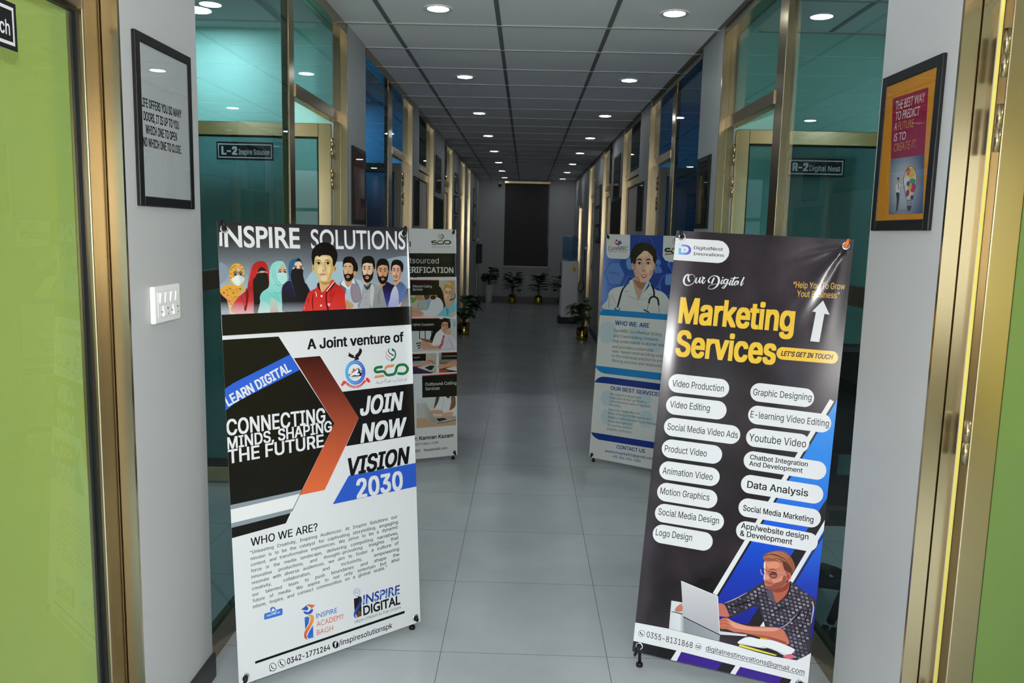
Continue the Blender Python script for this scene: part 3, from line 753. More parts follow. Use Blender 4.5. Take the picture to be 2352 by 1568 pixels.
    # navy and black
    p.P(('v', [(700, '1C1B40'), (850, '1C1838'), (1200, '14121E'), (1440, '8C94A4')]), spline([(1740, 690), (1820, 720), (2130, 740), (2210, 830), (2260, 960), (2180, 1100), (2110, 1330), (2090, 1450), (1620, 1460), (1580, 1250), (1565, 1000), (1580, 850), (1640, 750)]))
    p.S('2A6088', [(1980, 130), (1900, 140), (1790, 190), (1740, 290), (1730, 450), (1750, 620), (1730, 660), (1810, 760), (1900, 1040), (1860, 900), (1830, 700), (1830, 400), (1880, 260)])
    p.S('15121A', [(1985, 135), (2050, 220), (2090, 330), (2085, 420), (1850, 400), (1880, 270), (1930, 180)])
    p.S('E6C8BA', [(1900, 240), (1980, 215), (2040, 240), (2080, 330), (2085, 410), (1840, 410), (1870, 330)])
    for ex in (1905, 2045): p.L('4A3028', 26, [(ex-45, 345), (ex, 330), (ex+30, 345)]); p.E('6A4A40', ex, 378, 34, 22); p.E('1A1012', ex, 378, 19, 17)
    p.S(('15111A'), [(1820, 420), (1960, 395), (2085, 420), (2090, 560), (2140, 740), (2200, 860), (2180, 1050), (2000, 1200), (1920, 1100), (1850, 860), (1790, 600)])
    p.L('2A3A6A', 16, [(1790, 700), (1850, 900), (1905, 1090)])
    # four men on the right
    p.photo(780, 580, 165/1848)
    # first man: waistcoat
    p.P(('v', [(650, 'AFC4D8'), (1200, 'B4C6D6'), (1440, 'C8D0D8')]), spline([(10, 830), (110, 700), (330, 660), (420, 690), (560, 730), (640, 900), (600, 1200), (560, 1440), (120, 1460), (40, 1200)]))
    p.S('8A7F88', [(330, 700), (400, 700), (520, 900), (560, 1150), (520, 1260), (350, 1270), (280, 1000)]); p.S('6A6470', [(10, 780), (90, 740), (160, 880), (150, 1060), (100, 1000), (20, 900)])
    for k in range(4): p.L('A6A0A8', 12, [(350+k*45, 760+k*40), (340+k*50, 1000), (380+k*45, 1240)])
    p.S('C69068', [(140, 650), (330, 650), (300, 800), (220, 890), (150, 800)])
    p.P('E4EEF6', spline([(120, 720), (160, 840), (220, 900), (230, 950), (150, 900), (30, 800)])); p.P('DCE8F4', spline([(300, 800), (350, 670), (400, 800), (320, 790), (235, 950), (225, 900)]))
    p.S('C69A72', [(130, 1220), (250, 1250), (350, 1330), (340, 1420), (130, 1460)]); p.L('8A6440', 8, [(180, 1280), (250, 1360), (230, 1440)])
    p.head(235, 440, 145, 265, 'D8A878', turn=-0.75, beard='17110F', hairline=0.60)
    p.S('17110F', [(330, 150), (430, 250), (470, 380), (450, 480), (350, 500), (340, 350), (280, 240)]); p.E('C89468', 390, 540, 45, 70)
    for gx in (125, 235): 
        p.E('E6E8E4', gx, 398, 42, 34); p.E('B49A80', gx, 398, 34, 27)
    p.L('9A9890', 8, [(275, 400), (360, 440)], smooth=False)
    # second man: grey jacket
    p.S('E0B898', [(600, 640), (820, 640), (800, 780), (700, 850), (610, 790)])
    p.P(('v', [(760, '9A9C9E'), (1430, '8E9092')]), spline([(800, 770), (900, 810), (1080, 880), (1120, 1000), (1180, 1250), (1250, 1400), (500, 1430), (560, 1150), (600, 930), (640, 830)]))
    p.S('A9ACAE', [(640, 850), (700, 960), (790, 980), (760, 1420), (520, 1430), (590, 1150)])
    p.S('3C3C40', [(615, 800), (700, 870), (800, 780), (800, 860), (710, 960), (640, 880)]); p.S('C2C4C4', [(800, 830), (880, 880), (880, 1100), (830, 1420), (780, 1200), (790, 1000)])
    p.L('5A5C60', 12, [(1080, 930), (1010, 1050), (1030, 1300)]); p.L('6A6C70', 10, [(980, 1080), (980, 1380)])
    for yy in (1005, 1160, 1330): p.E('55575A', 683, yy, 12)
    p.P('1A181A', [(755, 1015), (820, 1055), (820, 1015), (755, 1055)])
    p.head(725, 450, 150, 285, 'E2BC9C', turn=-0.55, beard='1A1412', hairline=0.58)
    # third man
    p.S('C08A66', [(1040, 700), (1220, 700), (1200, 820), (1110, 890), (1040, 850)])
    p.P(('v', [(750, '1A1420'), (950, '221A48'), (1200, '35357C'), (1370, '4A4E98')]), spline([(1210, 750), (1330, 810), (1430, 860), (1380, 1000), (1300, 1200), (1260, 1380), (1200, 1340), (1130, 1050), (1100, 880), (1160, 830)]))
    p.head(1110, 500, 145, 270, 'C9936E', turn=-0.05, beard='15100E', hairline=0.60)
    # fourth man
    p.S('D09C80', [(1400, 680), (1560, 680), (1560, 770), (1430, 850), (1395, 800)])
    p.P(('v', [(750, '4E5E80'), (1000, '5672A8'), (1300, '6478B8')]), spline([(1560, 750), (1680, 840), (1720, 950), (1640, 1150), (1560, 1300), (1450, 1340), (1350, 1250), (1400, 900), (1470, 830)]))
    p.P(('v', [(870, 'C4C4CC'), (1100, 'B8BCDC'), (1400, 'A4A8D4')]), spline([(1410, 860), (1470, 900), (1510, 1050), (1520, 1250), (1500, 1390), (1260, 1390), (1290, 1200), (1330, 1010)]))
    p.S('E0B8A0', [(1500, 1380), (1570, 1280), (1595, 1290), (1550, 1390)])
    p.head(1460, 490, 125, 240, 'D9A58A', turn=-0.25, hairline=0.66, sides=0.15)
    p.S('15100E', [(1345, 300), (1370, 220), (1470, 185), (1580, 220), (1640, 330), (1620, 490), (1585, 480), (1540, 350), (1440, 310)])
    p.L('2A1A16', [8, 18, 8, 18, 8], [(1370, 610), (1400, 595), (1435, 605), (1470, 598), (1500, 620)]); p.S('2A1A16', [(1390, 700), (1440, 725), (1480, 705), (1470, 740), (1410, 735)])
    # the boy in red
    p.photo(690, 545, 120/1075)
    p.P(('v', [(880, 'B8201E'), (1200, 'D02C26'), (1500, 'D83A34')]), spline([(340, 960), (400, 930), (640, 880), (690, 900), (740, 960), (850, 1030), (905, 1150), (912, 1300), (905, 1490), (480, 1510), (55, 1525), (90, 1350), (150, 1160), (210, 1100), (320, 1040)], 5))
    for pts, w in (([(260, 1150), (240, 1300), (250, 1500)], 26), ([(150, 1250), (160, 1350)], 14), ([(640, 1050), (620, 1200), (610, 1240)], 16), ([(720, 1080), (660, 1200), (600, 1360)], 12)): p.L('6A1010', [w*.4, w, w*.5] if len(pts) == 3 else w, pts)
    p.L('5A0C0C', [26, 30, 34], [(530, 1120), (525, 1300), (565, 1500)])
    p.S('2A0C0C', [(340, 960), (380, 930), (400, 1050), (440, 1130), (400, 1150), (360, 1050)]); p.S('2A0C0C', [(690, 930), (700, 960), (620, 1060), (550, 1130), (535, 1110), (620, 1000)])
    p.S('DDB27A', [(385, 880), (640, 850), (610, 950), (520, 1050), (440, 1130), (400, 1050), (385, 950)]); p.S('B98A50', [(420, 900), (560, 915), (640, 860), (610, 940), (500, 980), (430, 950)])
    p.S('D63C30', [(640, 880), (690, 900), (650, 980), (540, 1110), (455, 1120), (560, 1020)]); p.L('F0EAEA', 16, [(685, 915), (610, 1010), (530, 1110)])
    p.S('C93028', [(345, 1010), (370, 1060), (440, 1140), (390, 1200), (330, 1210), (300, 1130)]); p.L('F0EAEA', 14, [(305, 1120), (318, 1160), (322, 1220)])
    for x, y in ((428, 1207), (418, 1402)): p.E('F2ECEC', x, y, 20, 22)
    p.P('E6B8C8', [(545, 1360), (605, 1352), (600, 1412), (565, 1412)]); p.P('F0E8E8', [(58, 1475), (80, 1425), (84, 1440), (66, 1480)])
    p.S('120C0E', [(270, 560), (240, 480), (228, 380), (255, 250), (340, 150), (470, 100), (600, 125), (700, 220), (755, 350), (735, 490), (680, 600), (480, 560)])
    for x, w in ((262, 24), (705, 38)): p.E('D9B27C', x, 640, w, 75)
    p.E('A87848', 710, 640, 18, 45); p.E('B08450', 266, 640, 10, 40)
    p.S('DDC084', [(275, 480), (300, 390), (420, 360), (580, 370), (650, 450), (668, 580), (650, 720), (610, 840), (530, 900), (450, 912), (380, 860), (310, 760), (280, 640)])
    p.S('C9A45E', [(668, 480), (668, 600), (650, 720), (610, 840), (540, 900), (590, 780), (620, 640), (630, 520)]); p.S('CFC07E', [(280, 500), (320, 560), (330, 700), (390, 840), (310, 760), (280, 640)])
    p.S('EBD8AC', [(340, 420), (500, 390), (560, 440), (480, 500), (360, 470)]); p.S('ECD6AA', [(360, 620), (430, 580), (440, 700), (400, 760), (350, 720)]); p.S('ECD2AC', [(420, 800), (520, 800), (530, 870), (470, 895), (420, 870)]); p.S('E6CC98', [(540, 620), (600, 600), (610, 700), (560, 740)])
    p.S('120C0E', [(270, 580), (235, 470), (228, 370), (255, 250), (340, 150), (470, 100), (600, 125), (700, 220), (755, 350), (735, 490), (672, 600), (650, 450), (610, 390), (560, 370), (440, 368), (380, 402), (355, 378), (300, 400), (282, 470)])
    for ex, d in ((358, -1), (548, 1)):
        p.L('7A5630', [8, 20, 8], [(ex-65, 500 if d < 0 else 480), (ex, 465), (ex+62, 488 if d < 0 else 505)]); p.S('9A6E40', [(ex-58, 530), (ex, 498), (ex+58, 530), (ex, 562)])
        p.S('EFE6DA', [(ex-48, 535), (ex, 510), (ex+48, 535), (ex, 556)]); p.E('20140E', ex+8, 532, 26, 24); p.L('2A1A10', 10, [(ex-52, 530), (ex, 506), (ex+52, 532)])
    p.L('B48850', [8, 16, 20], [(490, 530), (500, 600), (520, 660)]); p.S('B07E4A', [(440, 665), (470, 680), (515, 665), (500, 690), (455, 690)])
    p.S('D98088', [(378, 758), (430, 742), (470, 750), (525, 752), (480, 778), (420, 778)]); p.L('8A4040', 6, [(378, 756), (450, 762), (528, 750)])
    # ---- black band and lower artwork
    p.photo(480, 490, 500/2352)
    p.P(BK, [(60, 1098), (2240, 1000), (2240, 1196), (60, 1326)])
    p.photo(490, 740, 490/1537)
    p.P(BK, [(30, 129), (470, 102), (872, 728), (640, 1205), (60, 1332)])
    p.P('8B98A4', [(60, 1330), (640, 1205), (622, 1235), (60, 1366)]); p.P('F0F1F3', [(60, 1364), (622, 1235), (570, 1342), (60, 1466)])
    p.P('8B98A4', [(60, 1464), (573, 1340), (556, 1374), (60, 1500)]); p.P(BK, [(60, 1498), (556, 1374), (522, 1447), (60, 1575)])
    p.L('241E22', 4, [(640, 1205), (565, 1362)], smooth=False)
    p.P(('v', [(240, '3E0E10'), (480, '6E2A20'), (700, 'A0482E'), (950, 'C85C38'), (1240, 'E46E40')]), [(580, 258), (768, 242), (1048, 688), (802, 1207), (622, 1245), (872, 728)])
    p.P('2E62D4', [(40, 515), (80, 482), (140, 440), (210, 404), (552, 232), (622, 342), (240, 535), (150, 585), (88, 637), (40, 680)])
    p.T('LEARN DIGITAL', 106, 606, 563, 348, 78, WH, 0.03, square=True)
    p.T('CONNECTING', 97, 815, 808, 720, 112, WH, 0.02); p.T('MINDS, SHAPING', 101, 915, 855, 785, 84, WH, 0.02); p.T('THE FUTURE', 105, 1018, 797, 895, 96, WH, 0.02)
    p.P(BK, [(930, 500), (1480, 436), (1480, 808), (955, 892), (1048, 688)])
    p.T('JOIN', 1058, 670, 1372, 624, 128, WH, 0.03, 0.22); p.T('NOW', 1060, 866, 1395, 808, 128, WH, 0.03, 0.22)
    p.P('2E5CCB', [(975, 1105), (1490, 1006), (1490, 1176), (860, 1310)])
    p.T('VISION', 973, 1105, 1418, 1010, 122, BK, 0.03, 0.2); p.T('2030', 1033, 1266, 1366, 1197, 132, WH, 0.03)
    p.T('A Joint venture of', 678, 194, 1372, 138, 72, BK, 0.026)
    # college emblem
    p.photo(770, 790, 180/2352)
    p.S('241818', [(380, 340), (410, 300), (400, 235), (450, 290), (470, 290), (500, 320), (560, 330), (600, 330), (640, 290), (690, 240), (715, 180), (740, 100), (760, 140), (780, 140), (805, 210), (780, 280), (740, 350), (690, 395), (715, 430), (690, 470), (620, 480), (560, 482), (590, 430), (500, 415), (420, 375)], 4)
    p.S('EDEDED', [(550, 355), (580, 330), (600, 345), (590, 378), (560, 375)])
    p.E(('h', [(300, '52B4F0'), (600, '4A8EE4'), (900, '3A56C8')]), 600, 850, 302, 368, n=48); p.E('EEF0F2', 596, 850, 212, 255, n=40)
    p.P('1E1A1E', [(390, 900), (500, 810), (520, 830), (560, 800), (690, 705), (730, 760), (800, 800), (812, 860), (780, 960), (500, 980), (420, 960)])
    p.P('F2F3F5', [(425, 950), (530, 850), (600, 800), (690, 725), (690, 830), (650, 900), (700, 870), (740, 900), (700, 940), (560, 930), (470, 975)]); p.P('F2F3F5', [(405, 890), (490, 825), (510, 850), (440, 920)]); p.P('E8EAEC', [(720, 770), (790, 830), (795, 870), (740, 830)])
    p.L('1E1A1E', 9, [(430, 980), (560, 965), (770, 950)]); p.L('1E1A1E', 7, [(450, 1035), (560, 1005), (700, 1000)]); p.E('E0483C', 552, 770, 34, 40)
    p.L('D2464A', 70, [(310, 1150), (430, 1245), (590, 1288), (760, 1245), (905, 1090)]); p.P('DF4038', [(240, 1095), (330, 1110), (290, 1185), (215, 1260), (160, 1240)]); p.P('DF4038', [(905, 1020), (980, 1005), (1058, 1115), (1005, 1165), (925, 1100)])
    def arc(txt, col, cx, cy, rx, ry, t0, t1, cap, bold=0):
        n = len(txt)
        for i, ch in enumerate(txt):
            if ch == ' ': continue
            t = t0 + (t1-t0)*(i+0.5)/n; x, y = cx + rx*math.cos(t), cy + ry*math.sin(t); dt = abs(t1-t0)/n*0.42
            sg = 1 if t1 > t0 else -1
            ta = t - sg*dt; tb = t + sg*dt
            p.T(ch, cx + rx*math.cos(ta), cy + ry*math.sin(ta), cx + rx*math.cos(tb), cy + ry*math.sin(tb), cap, col, bold, res=1, square=True)
    arc('GOVT. BOYS POST GRADUATE COLLEGE BAGH A.K', 'F4E8E8', 600, 850, 415, 462, math.radians(135), math.radians(38), 40, 0.02)
    # white lettering scribble around the blue ring, too fine to read
    for k in range(15):
        t = math.radians(205 + k*9); x, y = 600 + 258*math.cos(t), 850 + 312*math.sin(t); p.L('DDEBFA', 7, [(x-9, y+9), (x, y-11), (x+8, y+6)])
        t = math.radians(20 + k*9); x, y = 600 + 258*math.cos(t), 850 + 312*math.sin(t); p.L('DDEBFA', 6, [(x-8, y-6), (x+1, y+8), (x+8, y-8)])
    sco_logo(p)
    ur = '3A3658'
    for pts in ([(2145, 1020), (2120, 1050), (2145, 1080), (2100, 1082), (2060, 1070), (2030, 1080)], [(2000, 1020), (1995, 1085), (1985, 1090)], [(1958, 1060), (1945, 1110), (1910, 1108), (1905, 1080)], [(1882, 1015), (1888, 1090)], [(1850, 1100), (1800, 1115), (1740, 1108), (1715, 1095)], [(1668, 1080), (1672, 1110), (1645, 1125)], [(1638, 1060), (1630, 1140), (1610, 1110)], [(1600, 1100), (1580, 1150), (1545, 1150), (1540, 1120)], [(1525, 1035), (1530, 1110)], [(1500, 1040), (1490, 1110), (1440, 1125), (1400, 1110)], [(1395, 1120), (1380, 1180), (1350, 1180), (1350, 1150)], [(1325, 1120), (1290, 1140), (1310, 1185), (1285, 1190), (1280, 1160)], [(1255, 1110), (1255, 1165)], [(1230, 1150), (1240, 1170), (1215, 1190)]): p.L(ur, 9, pts)
    for x, y in ((2095, 1100), (2088, 1108), (1795, 1140), (1805, 1152), (1500, 1135), (1890, 1005), (1580, 1128)): p.E(ur, x, y, 6, 6, n=8)
    # body copy
    p.photo(510, 1160, 480/1845)
    p.T('WHO WE ARE?', 255, 362, 845, 222, 70, BK, 0.012)
    for (x0, y0, x1, y1), t in zip([(250, 432, 1548, 112), (252, 487, 1552, 160), (255, 540, 1555, 203), (257, 594, 1555, 256), (260, 648, 1558, 298), (263, 700, 1560, 345), (266, 752, 1562, 397), (268, 806, 1564, 445), (271, 858, 1566, 488), (274, 912, 1455, 560)],
        ['"Unleashing Creativity, Inspiring Audiences: At Inspire Solutions our', 'mission is to be the catalyst for captivating storytelling, engaging', 'content, and transformative experiences. We strive to be a dynamic', 'force in the media landscape, delivering compelling narratives,', 'innovative productions, and thought-provoking insights that', 'resonate with diverse audiences. we aim to foster a culture of', 'creativity, collaboration, and inclusivity, empowering', 'our talented team to push boundaries and shape the', 'future of media. We aspire to not only entertain but also', 'inform, inspire, and connect communities on a global scale."']):
        p.TJ(t, x0, y0, x1, y1, 29, '1C181C', 0.008, 0.97)
    # follow-us tag; the square code below it is left out
    p.P('3A74D0', [(372, 962), (380, 955), (525, 908), (534, 914), (535, 958), (528, 968), (380, 1010), (371, 1004)]); p.E('E9EBEF', 450, 922, 30, 32); p.E('3A74D0', 450, 922, 25, 27)
    p.P('F2F4F8', [(436, 925), (446, 918), (448, 905), (455, 905), (455, 917), (465, 916), (466, 930), (440, 938)]); p.T('FOLLOW US', 395, 985, 510, 950, 16, 'F2F4F8', 0.02)
    p.P(BK, [(292, 1378), (1612, 930), (1612, 952), (292, 1400)])
    p.T('0342-1771264', 575, 1404, 955, 1272, 50, BK, 0.02); p.T('/inspiresolutionspk', 1032, 1242, 1503, 1080, 48, BK, 0.01)
    p.E(BK, 448, 1428, 32, 37); p.E(WH, 448, 1428, 27, 32); p.P(BK, [(424, 1448), (440, 1460), (422, 1468)]); p.L(BK, [9, 6, 9], [(436, 1414), (440, 1434), (461, 1442)])
    p.E(BK, 527, 1395, 34, 37); p.E(WH, 527, 1395, 30, 33); p.L(BK, [14, 8, 14], [(514, 1378), (520, 1402), (541, 1412)])
    p.E(BK, 1002, 1230, 28, 33); p.T('f', 991, 1253, 1014, 1246, 42, WH, 0.04)
    # two small logos
    p.photo(680, 1330, 280/2352)
    BL, OR = '2F5AC0', 'D96A40'
    p.P(BL, [(95, 585), (215, 490), (205, 530), (245, 550), (215, 605)]); p.P(OR, [(205, 520), (235, 478), (370, 498), (278, 582), (290, 545), (250, 520)]); p.P(BL, spline([(145, 615), (230, 630), (275, 590), (325, 570), (310, 640), (230, 678), (165, 660)]))
    p.P(('v', [(720, '2F7ACC'), (960, '2A44A8')]), [(163, 735), (230, 715), (262, 740), (240, 850), (178, 965)]); p.P(('v', [(890, '3A48B8'), (1140, '2F7AD0')]), [(325, 890), (335, 1120), (245, 1145), (210, 1110), (240, 1030)])
    p.P(('v', [(680, 'F0A84A'), (900, 'E8844A'), (1150, 'C84A34')]), spline([(228, 690), (300, 678), (345, 730), (330, 830), (260, 960), (205, 1060), (210, 1140), (235, 1170), (175, 1140), (155, 1090), (170, 1000), (240, 880), (275, 780), (270, 720)]))
    p.T('INSPIRE', 388, 758, 792, 638, 96, BL, 0.0, face='B'); p.T('ACADEMY', 396, 918, 932, 752, 100, OR, 0.0, face='B'); p.T('BAGH', 404, 1080, 718, 980, 100, OR, 0.0, face='B')
    p.P('1C1414', [(1115, 375), (1260, 330), (1262, 705), (1180, 735), (1125, 570)]); p.P('6A4230', spline([(1190, 640), (1230, 600), (1255, 650), (1240, 700), (1180, 715)]))
    p.P(('v', [(330, '1C1820'), (480, '303A7A'), (740, '3E62B8')]), spline([(1190, 330), (1250, 345), (1270, 420), (1235, 530), (1165, 640), (1150, 720), (1185, 750), (1130, 735), (1110, 680), (1135, 590), (1200, 470), (1215, 400)]))
    p.E('3A4A80', 1174, 246, 65, 78); p.E('E9EBEF', 1174, 246, 59, 72)
    for x, y in ((1150, 220), (1190, 210), (1160, 260), (1190, 270), (1140, 250), (1210, 240)): p.E('8AA8DC', x, y, 14, 12)
    p.T('INSPIRE', 1288, 490, 2008, 275, 175, '2A3E96', 0.02, 0.1, face='B'); 
    for (x, y), c in zip(((1300, 420), (1380, 445), (1545, 400), (1640, 265), (1750, 300), (1840, 230), (1950, 270)), ('6FC4F0', '7CC8F0', '74C4EE', '8CD0F2', '6ABCE8', '80C8F0', '9AD4F2')): p.E(c, x, y, 16, 44, 0.15, n=12)
    p.T('DIGITAL', 1298, 695, 2012, 470, 170, '15101A', 0.03, face='B'); p.T('FRESH STREAM IN THE OCEAN', 1138, 852, 2022, 562, 52, '3A3436', -0.004, face='B')
art_banner_1(B1)
def bend1(a, b):
    w = B1.w; f = smoothstep(0.60, 1.05, b)
    n = 0.0
    if a > w - 0.05:
        t = min(a, w) - (w - 0.05); n += 0.75*f*0.05*(t/0.05)**3/3*1.2
    n += 0.004*math.sin(a/w*PI) - 0.004*math.sin(a/w*PI)*b/B1.h
    return n
def frange(a, b, n): return [a + (b-a)*i/n for i in range(n+1)]
def banner(p, name, label, bend, base, knobs, legdir=1, cuts=None, extra=None):
    foot = p.o + p.r*p.w/2 - p.n*0.10; root = empty(name, (foot.x, foot.y, 0)); tag(root, label, 'banner', 'printed banners on x stands')
    ca, cb = cuts or (frange(0, p.w, 8), frange(0, p.h, 8))
    p.mesh('printed_sheet', MAT['vinyl'], root, bend, base, cuts_a=ca, cuts_b=cb)
    hub = p.o + p.r*p.w/2 + p.u*p.h*0.42 - p.n*0.055
    hb = MB(); hb.lathe([(0.0001, -0.02), (0.028, -0.02), (0.03, 0), (0.028, 0.02), (0.0001, 0.02)], tuple(hub), 16, axis='y'); rel(root, hb.build('hub', MAT['black']))
    ins = 0.022
    for (a, b, top) in ((ins, p.h - ins, 1), (p.w - ins, p.h - ins, 1), (ins, ins, 0), (p.w - ins, ins, 0)):
        c = p.o + p.r*a + p.u*b
        tip = c - p.n*0.010
        arm = MB(); mid = hub.lerp(tip, 0.6) - p.n*0.02
        arm.tube([hub, mid, tip - p.n*0.004], [0.008, 0.006, 0.004], 8)
        if not top:                               # the lower arms stand on the floor
            ft = Vector((tip.x, tip.y, 0.012)) + Vector((p.n.x, p.n.y, 0))*-0.012
            arm.tube([tip - p.n*0.004, ft], [0.005, 0.006], 8); arm.lathe([(0.006, 0), (0.012, 0.0), (0.012, 0.01), (0.006, 0.014)], (ft.x, ft.y, 0), 12)
        rel(root, arm.build('arm', MAT['black']))
        # eyelet and hook
        rot = Matrix((p.r, p.u, p.n)).transposed().to_4x4(); rot.translation = c + p.n*0.001
        e = MB(); e.lathe([(0.0075, 0.0), (0.0085, 0.0022), (0.0115, 0.0026), (0.0135, 0.0008), (0.0135, 0.0)], (0, 0, 0), 24); e.bm.transform(rot)
        eye = rel(root, e.build('eyelet', MAT['chrome']))
        kc = knobs[(0 if a < p.w/2 else 1) + (0 if top else 2)]
        dirn = ((p.u if top else -p.u) + (p.r if a > p.w/2 else -p.r)*(0.25 if top else -0.2)).normalized()
        if not top: dirn = (-p.u + p.r*(-0.35 if a < p.w/2 else 0.35)).normalized()
        k = MB(); ln = kc[1]
        k.tube([c - p.n*0.006, c + p.n*0.006, c + p.n*0.009 + dirn*ln*0.5, c + p.n*0.004 + dirn*ln], [0.006, 0.0068, 0.0062, 0.005], 10)
        k.build('hook', kc[0], eye)
    rear = hub - p.n*0.42; rear.z = 0.006
    rl = MB(); rl.tube([hub, hub.lerp(rear, 0.5), rear], [0.008, 0.007, 0.006], 8); rel(root, rl.build('rear_leg', MAT['black']))
    return root
BLK_KNOBS = [(MAT['black'], 0.02)]*4
banner(B1, 'x_banner_stand', 'front left banner headed INSPIRE SOLUTIONS, with a boy in red', bend1, 'E7E9ED', [(MAT['black'], 0.028), (MAT['black'], 0.026), (MAT['black'], 0.016), (MAT['black'], 0.014)],
       cuts=(frange(0, B1.w-0.06, 6) + frange(B1.w-0.05, B1.w, 10), frange(0, B1.h, 14)))
# ------------------------------------------------------------------ banner 2: dark marketing banner, front right
B2 = banner_frame(0.4108, 2.6771, 0.0649, -0.3322, 0.1563, -0.0299, 0.5789, 1.4837)
def inside(pt, poly):
    x, y = pt; c = False; j = len(poly) - 1
    for i in range(len(poly)):
        (xi, yi), (xj, yj) = poly[i], poly[j]
        if (yi > y) != (yj > y) and x < (xj-xi)*(y-yi)/(yj-yi) + xi: c = not c
        j = i
    return c
def mixc(a, b, t): return tuple(x*(1-t) + y*t for x, y in zip(lin(a), lin(b)))
def art_banner_2(p):
    WH, BK, YE = 'ECEDF1', '1E181C', 'F4C844'
    def cloud(x, y):
        n = 0.5 + 0.5*noise.fractal(Vector((x*3.2, y*6.5, 3.1)), 0.9, 2.0, 4)
        m = 0.5 + 0.5*noise.noise(Vector((x*2, y*3, 9)))
        return mixc('100D11', '50444E', max(0, min(1, 0.15 + (n-0.35)*1.3*m + 0.10*(1-y))))
    p.metres(); p.grid(cloud, [(0, p.h), (p.w, p.h), (p.w, 0), (0, 0)], 44, 110)
    # diagonal stripes
    p.photo(1460, 840, 500/1782)
    p.P(('v', [(240, '1E92F2'), (900, '2284E8'), (1300, '1C5EDC'), (1700, '1A3CB8'), (2100, '161A90')]), [(1720, 150), (1672, 238), (640, 1945), (560, 2080), (921, 2113), (1301, 1505), (1596, 1035), (1720, 840)], 1)
    p.P('1C171D', [(1720, 840), (1596, 1035), (921, 2113), (1080, 2140), (1400, 1580), (1620, 1190), (1720, 1000)])
    p.P(('v', [(1200, '1E78E4'), (1500, '1A62DC'), (1800, '1838B4'), (2100, '1A1A88')]), [(1720, 1010), (1600, 1240), (1290, 1775), (1100, 2120), (1500, 2240), (1720, 2200)], 1)
    p.L('241A1E', 12, [(1636, 292), (674, 1884)], smooth=False); p.L(WH, 38, [(1607, 282), (648, 1868)], smooth=False)
    p.L('241A1E', 12, [(1618, 1246), (1285, 1800)], smooth=False); p.L(WH, 36, [(1588, 1230), (1258, 1785)], smooth=False)
    # logo tab
    p.photo(1540, 535, 180/2091)
    p.P(WH, [(60, 122), (165, 130), (1280, 198), (1400, 225), (1500, 310), (1555, 410), (1572, 500), (1550, 610), (1480, 710), (1380, 780), (1265, 802), (100, 718), (40, 712)])
    p.P(('h', [(210, '66CCF8'), (330, '6AA4EC'), (480, '6A6CD2'), (560, '5148B8')]), [(215, 395), (285, 395), (285, 525), (400, 524), (450, 510), (480, 470), (485, 430), (470, 395), (440, 370), (400, 362), (295, 355), (300, 300), (420, 312), (480, 330), (530, 375), (555, 440), (545, 500), (515, 545), (470, 574), (430, 582), (210, 572)])
    p.P('7C90DC', [(362, 408), (422, 450), (364, 492)]); p.P(WH, [(372, 430), (400, 450), (372, 470)])
    for x, y in ((235, 285), (280, 280), (225, 320), (265, 320), (240, 345), (285, 340), (215, 300)): p.P('9AD4F4', [(x-9, y-9), (x+9, y-9), (x+9, y+9), (x-9, y+9)])
    p.T('DigitalNest', 622, 434, 1395, 476, 86, '2E282A', 0.012); p.T('Innovations', 605, 590, 1426, 636, 84, '2E282A', 0.012)
    # script line
    for w, pts in (([50, 46, 30, 10, 8, 10, 14, 20, 42, 52, 44, 30], [(512, 1296), (472, 1220), (486, 1140), (565, 1102), (640, 1150), (655, 1235), (600, 1340), (490, 1395), (385, 1365), (355, 1265), (400, 1150), (485, 1095)]),
                   ([24, 36, 18, 12], [(705, 1185), (672, 1300), (700, 1335), (770, 1245)]), ([34, 36, 18, 12], [(800, 1180), (765, 1290), (790, 1330), (835, 1250)]),
                   ([34, 30, 38, 20, 10], [(852, 1165), (872, 1200), (850, 1325), (890, 1335), (938, 1262)]), ([10, 22, 26], [(870, 1215), (910, 1185), (905, 1230)]),
                   ([36, 44, 40], [(1168, 1190), (1125, 1280), (1095, 1352)]),
                   ([50, 36, 16, 20, 50, 56, 40, 14, 10, 10, 10], [(1045, 1325), (1010, 1265), (1080, 1170), (1185, 1140), (1280, 1190), (1290, 1300), (1240, 1410), (1130, 1490), (1020, 1480), (1060, 1390), (1290, 1350)]),
                   ([30, 34, 16, 10], [(1395, 1240), (1345, 1340), (1380, 1355), (1440, 1270)]),
                   ([22, 34, 34, 14, 30], [(1520, 1235), (1450, 1245), (1420, 1330), (1470, 1345), (1545, 1235)]), ([30, 32, 24, 12, 10], [(1545, 1235), (1490, 1380), (1420, 1470), (1385, 1440), (1580, 1320)]),
                   ([30, 34, 16, 10], [(1625, 1250), (1570, 1360), (1600, 1385), (1660, 1300)]), ([36, 36, 18, 10], [(1722, 1165), (1640, 1350), (1660, 1390), (1720, 1320)]), ([10, 24, 20], [(1600, 1212), (1700, 1205), (1822, 1190)]),
                   ([22, 34, 34, 14, 28, 20], [(1815, 1285), (1750, 1290), (1700, 1360), (1735, 1390), (1822, 1285), (1790, 1385)]), ([38, 38, 18, 10], [(1965, 1175), (1880, 1360), (1895, 1400), (1955, 1320)])):
        p.L(WH, w, pts)
    p.E(WH, 1396, 1188, 20, 20); p.E(WH, 1640, 1200, 0.1, 0.1, n=4)
    # headline
    p.photo(1500, 510, 500/2119)
    p.T('Marketing', 243, 974, 1368, 1062, 238, YE, 0.03); p.T('Services', 213, 1294, 1188, 1380, 238, YE, 0.03)
    p.T('“Help You To Grow', 1362, 638, 1866, 656, 60, 'DDB34A', 0.008); p.T('Yout Business”', 1398, 724, 1812, 742, 60, 'DDB34A', 0.008)
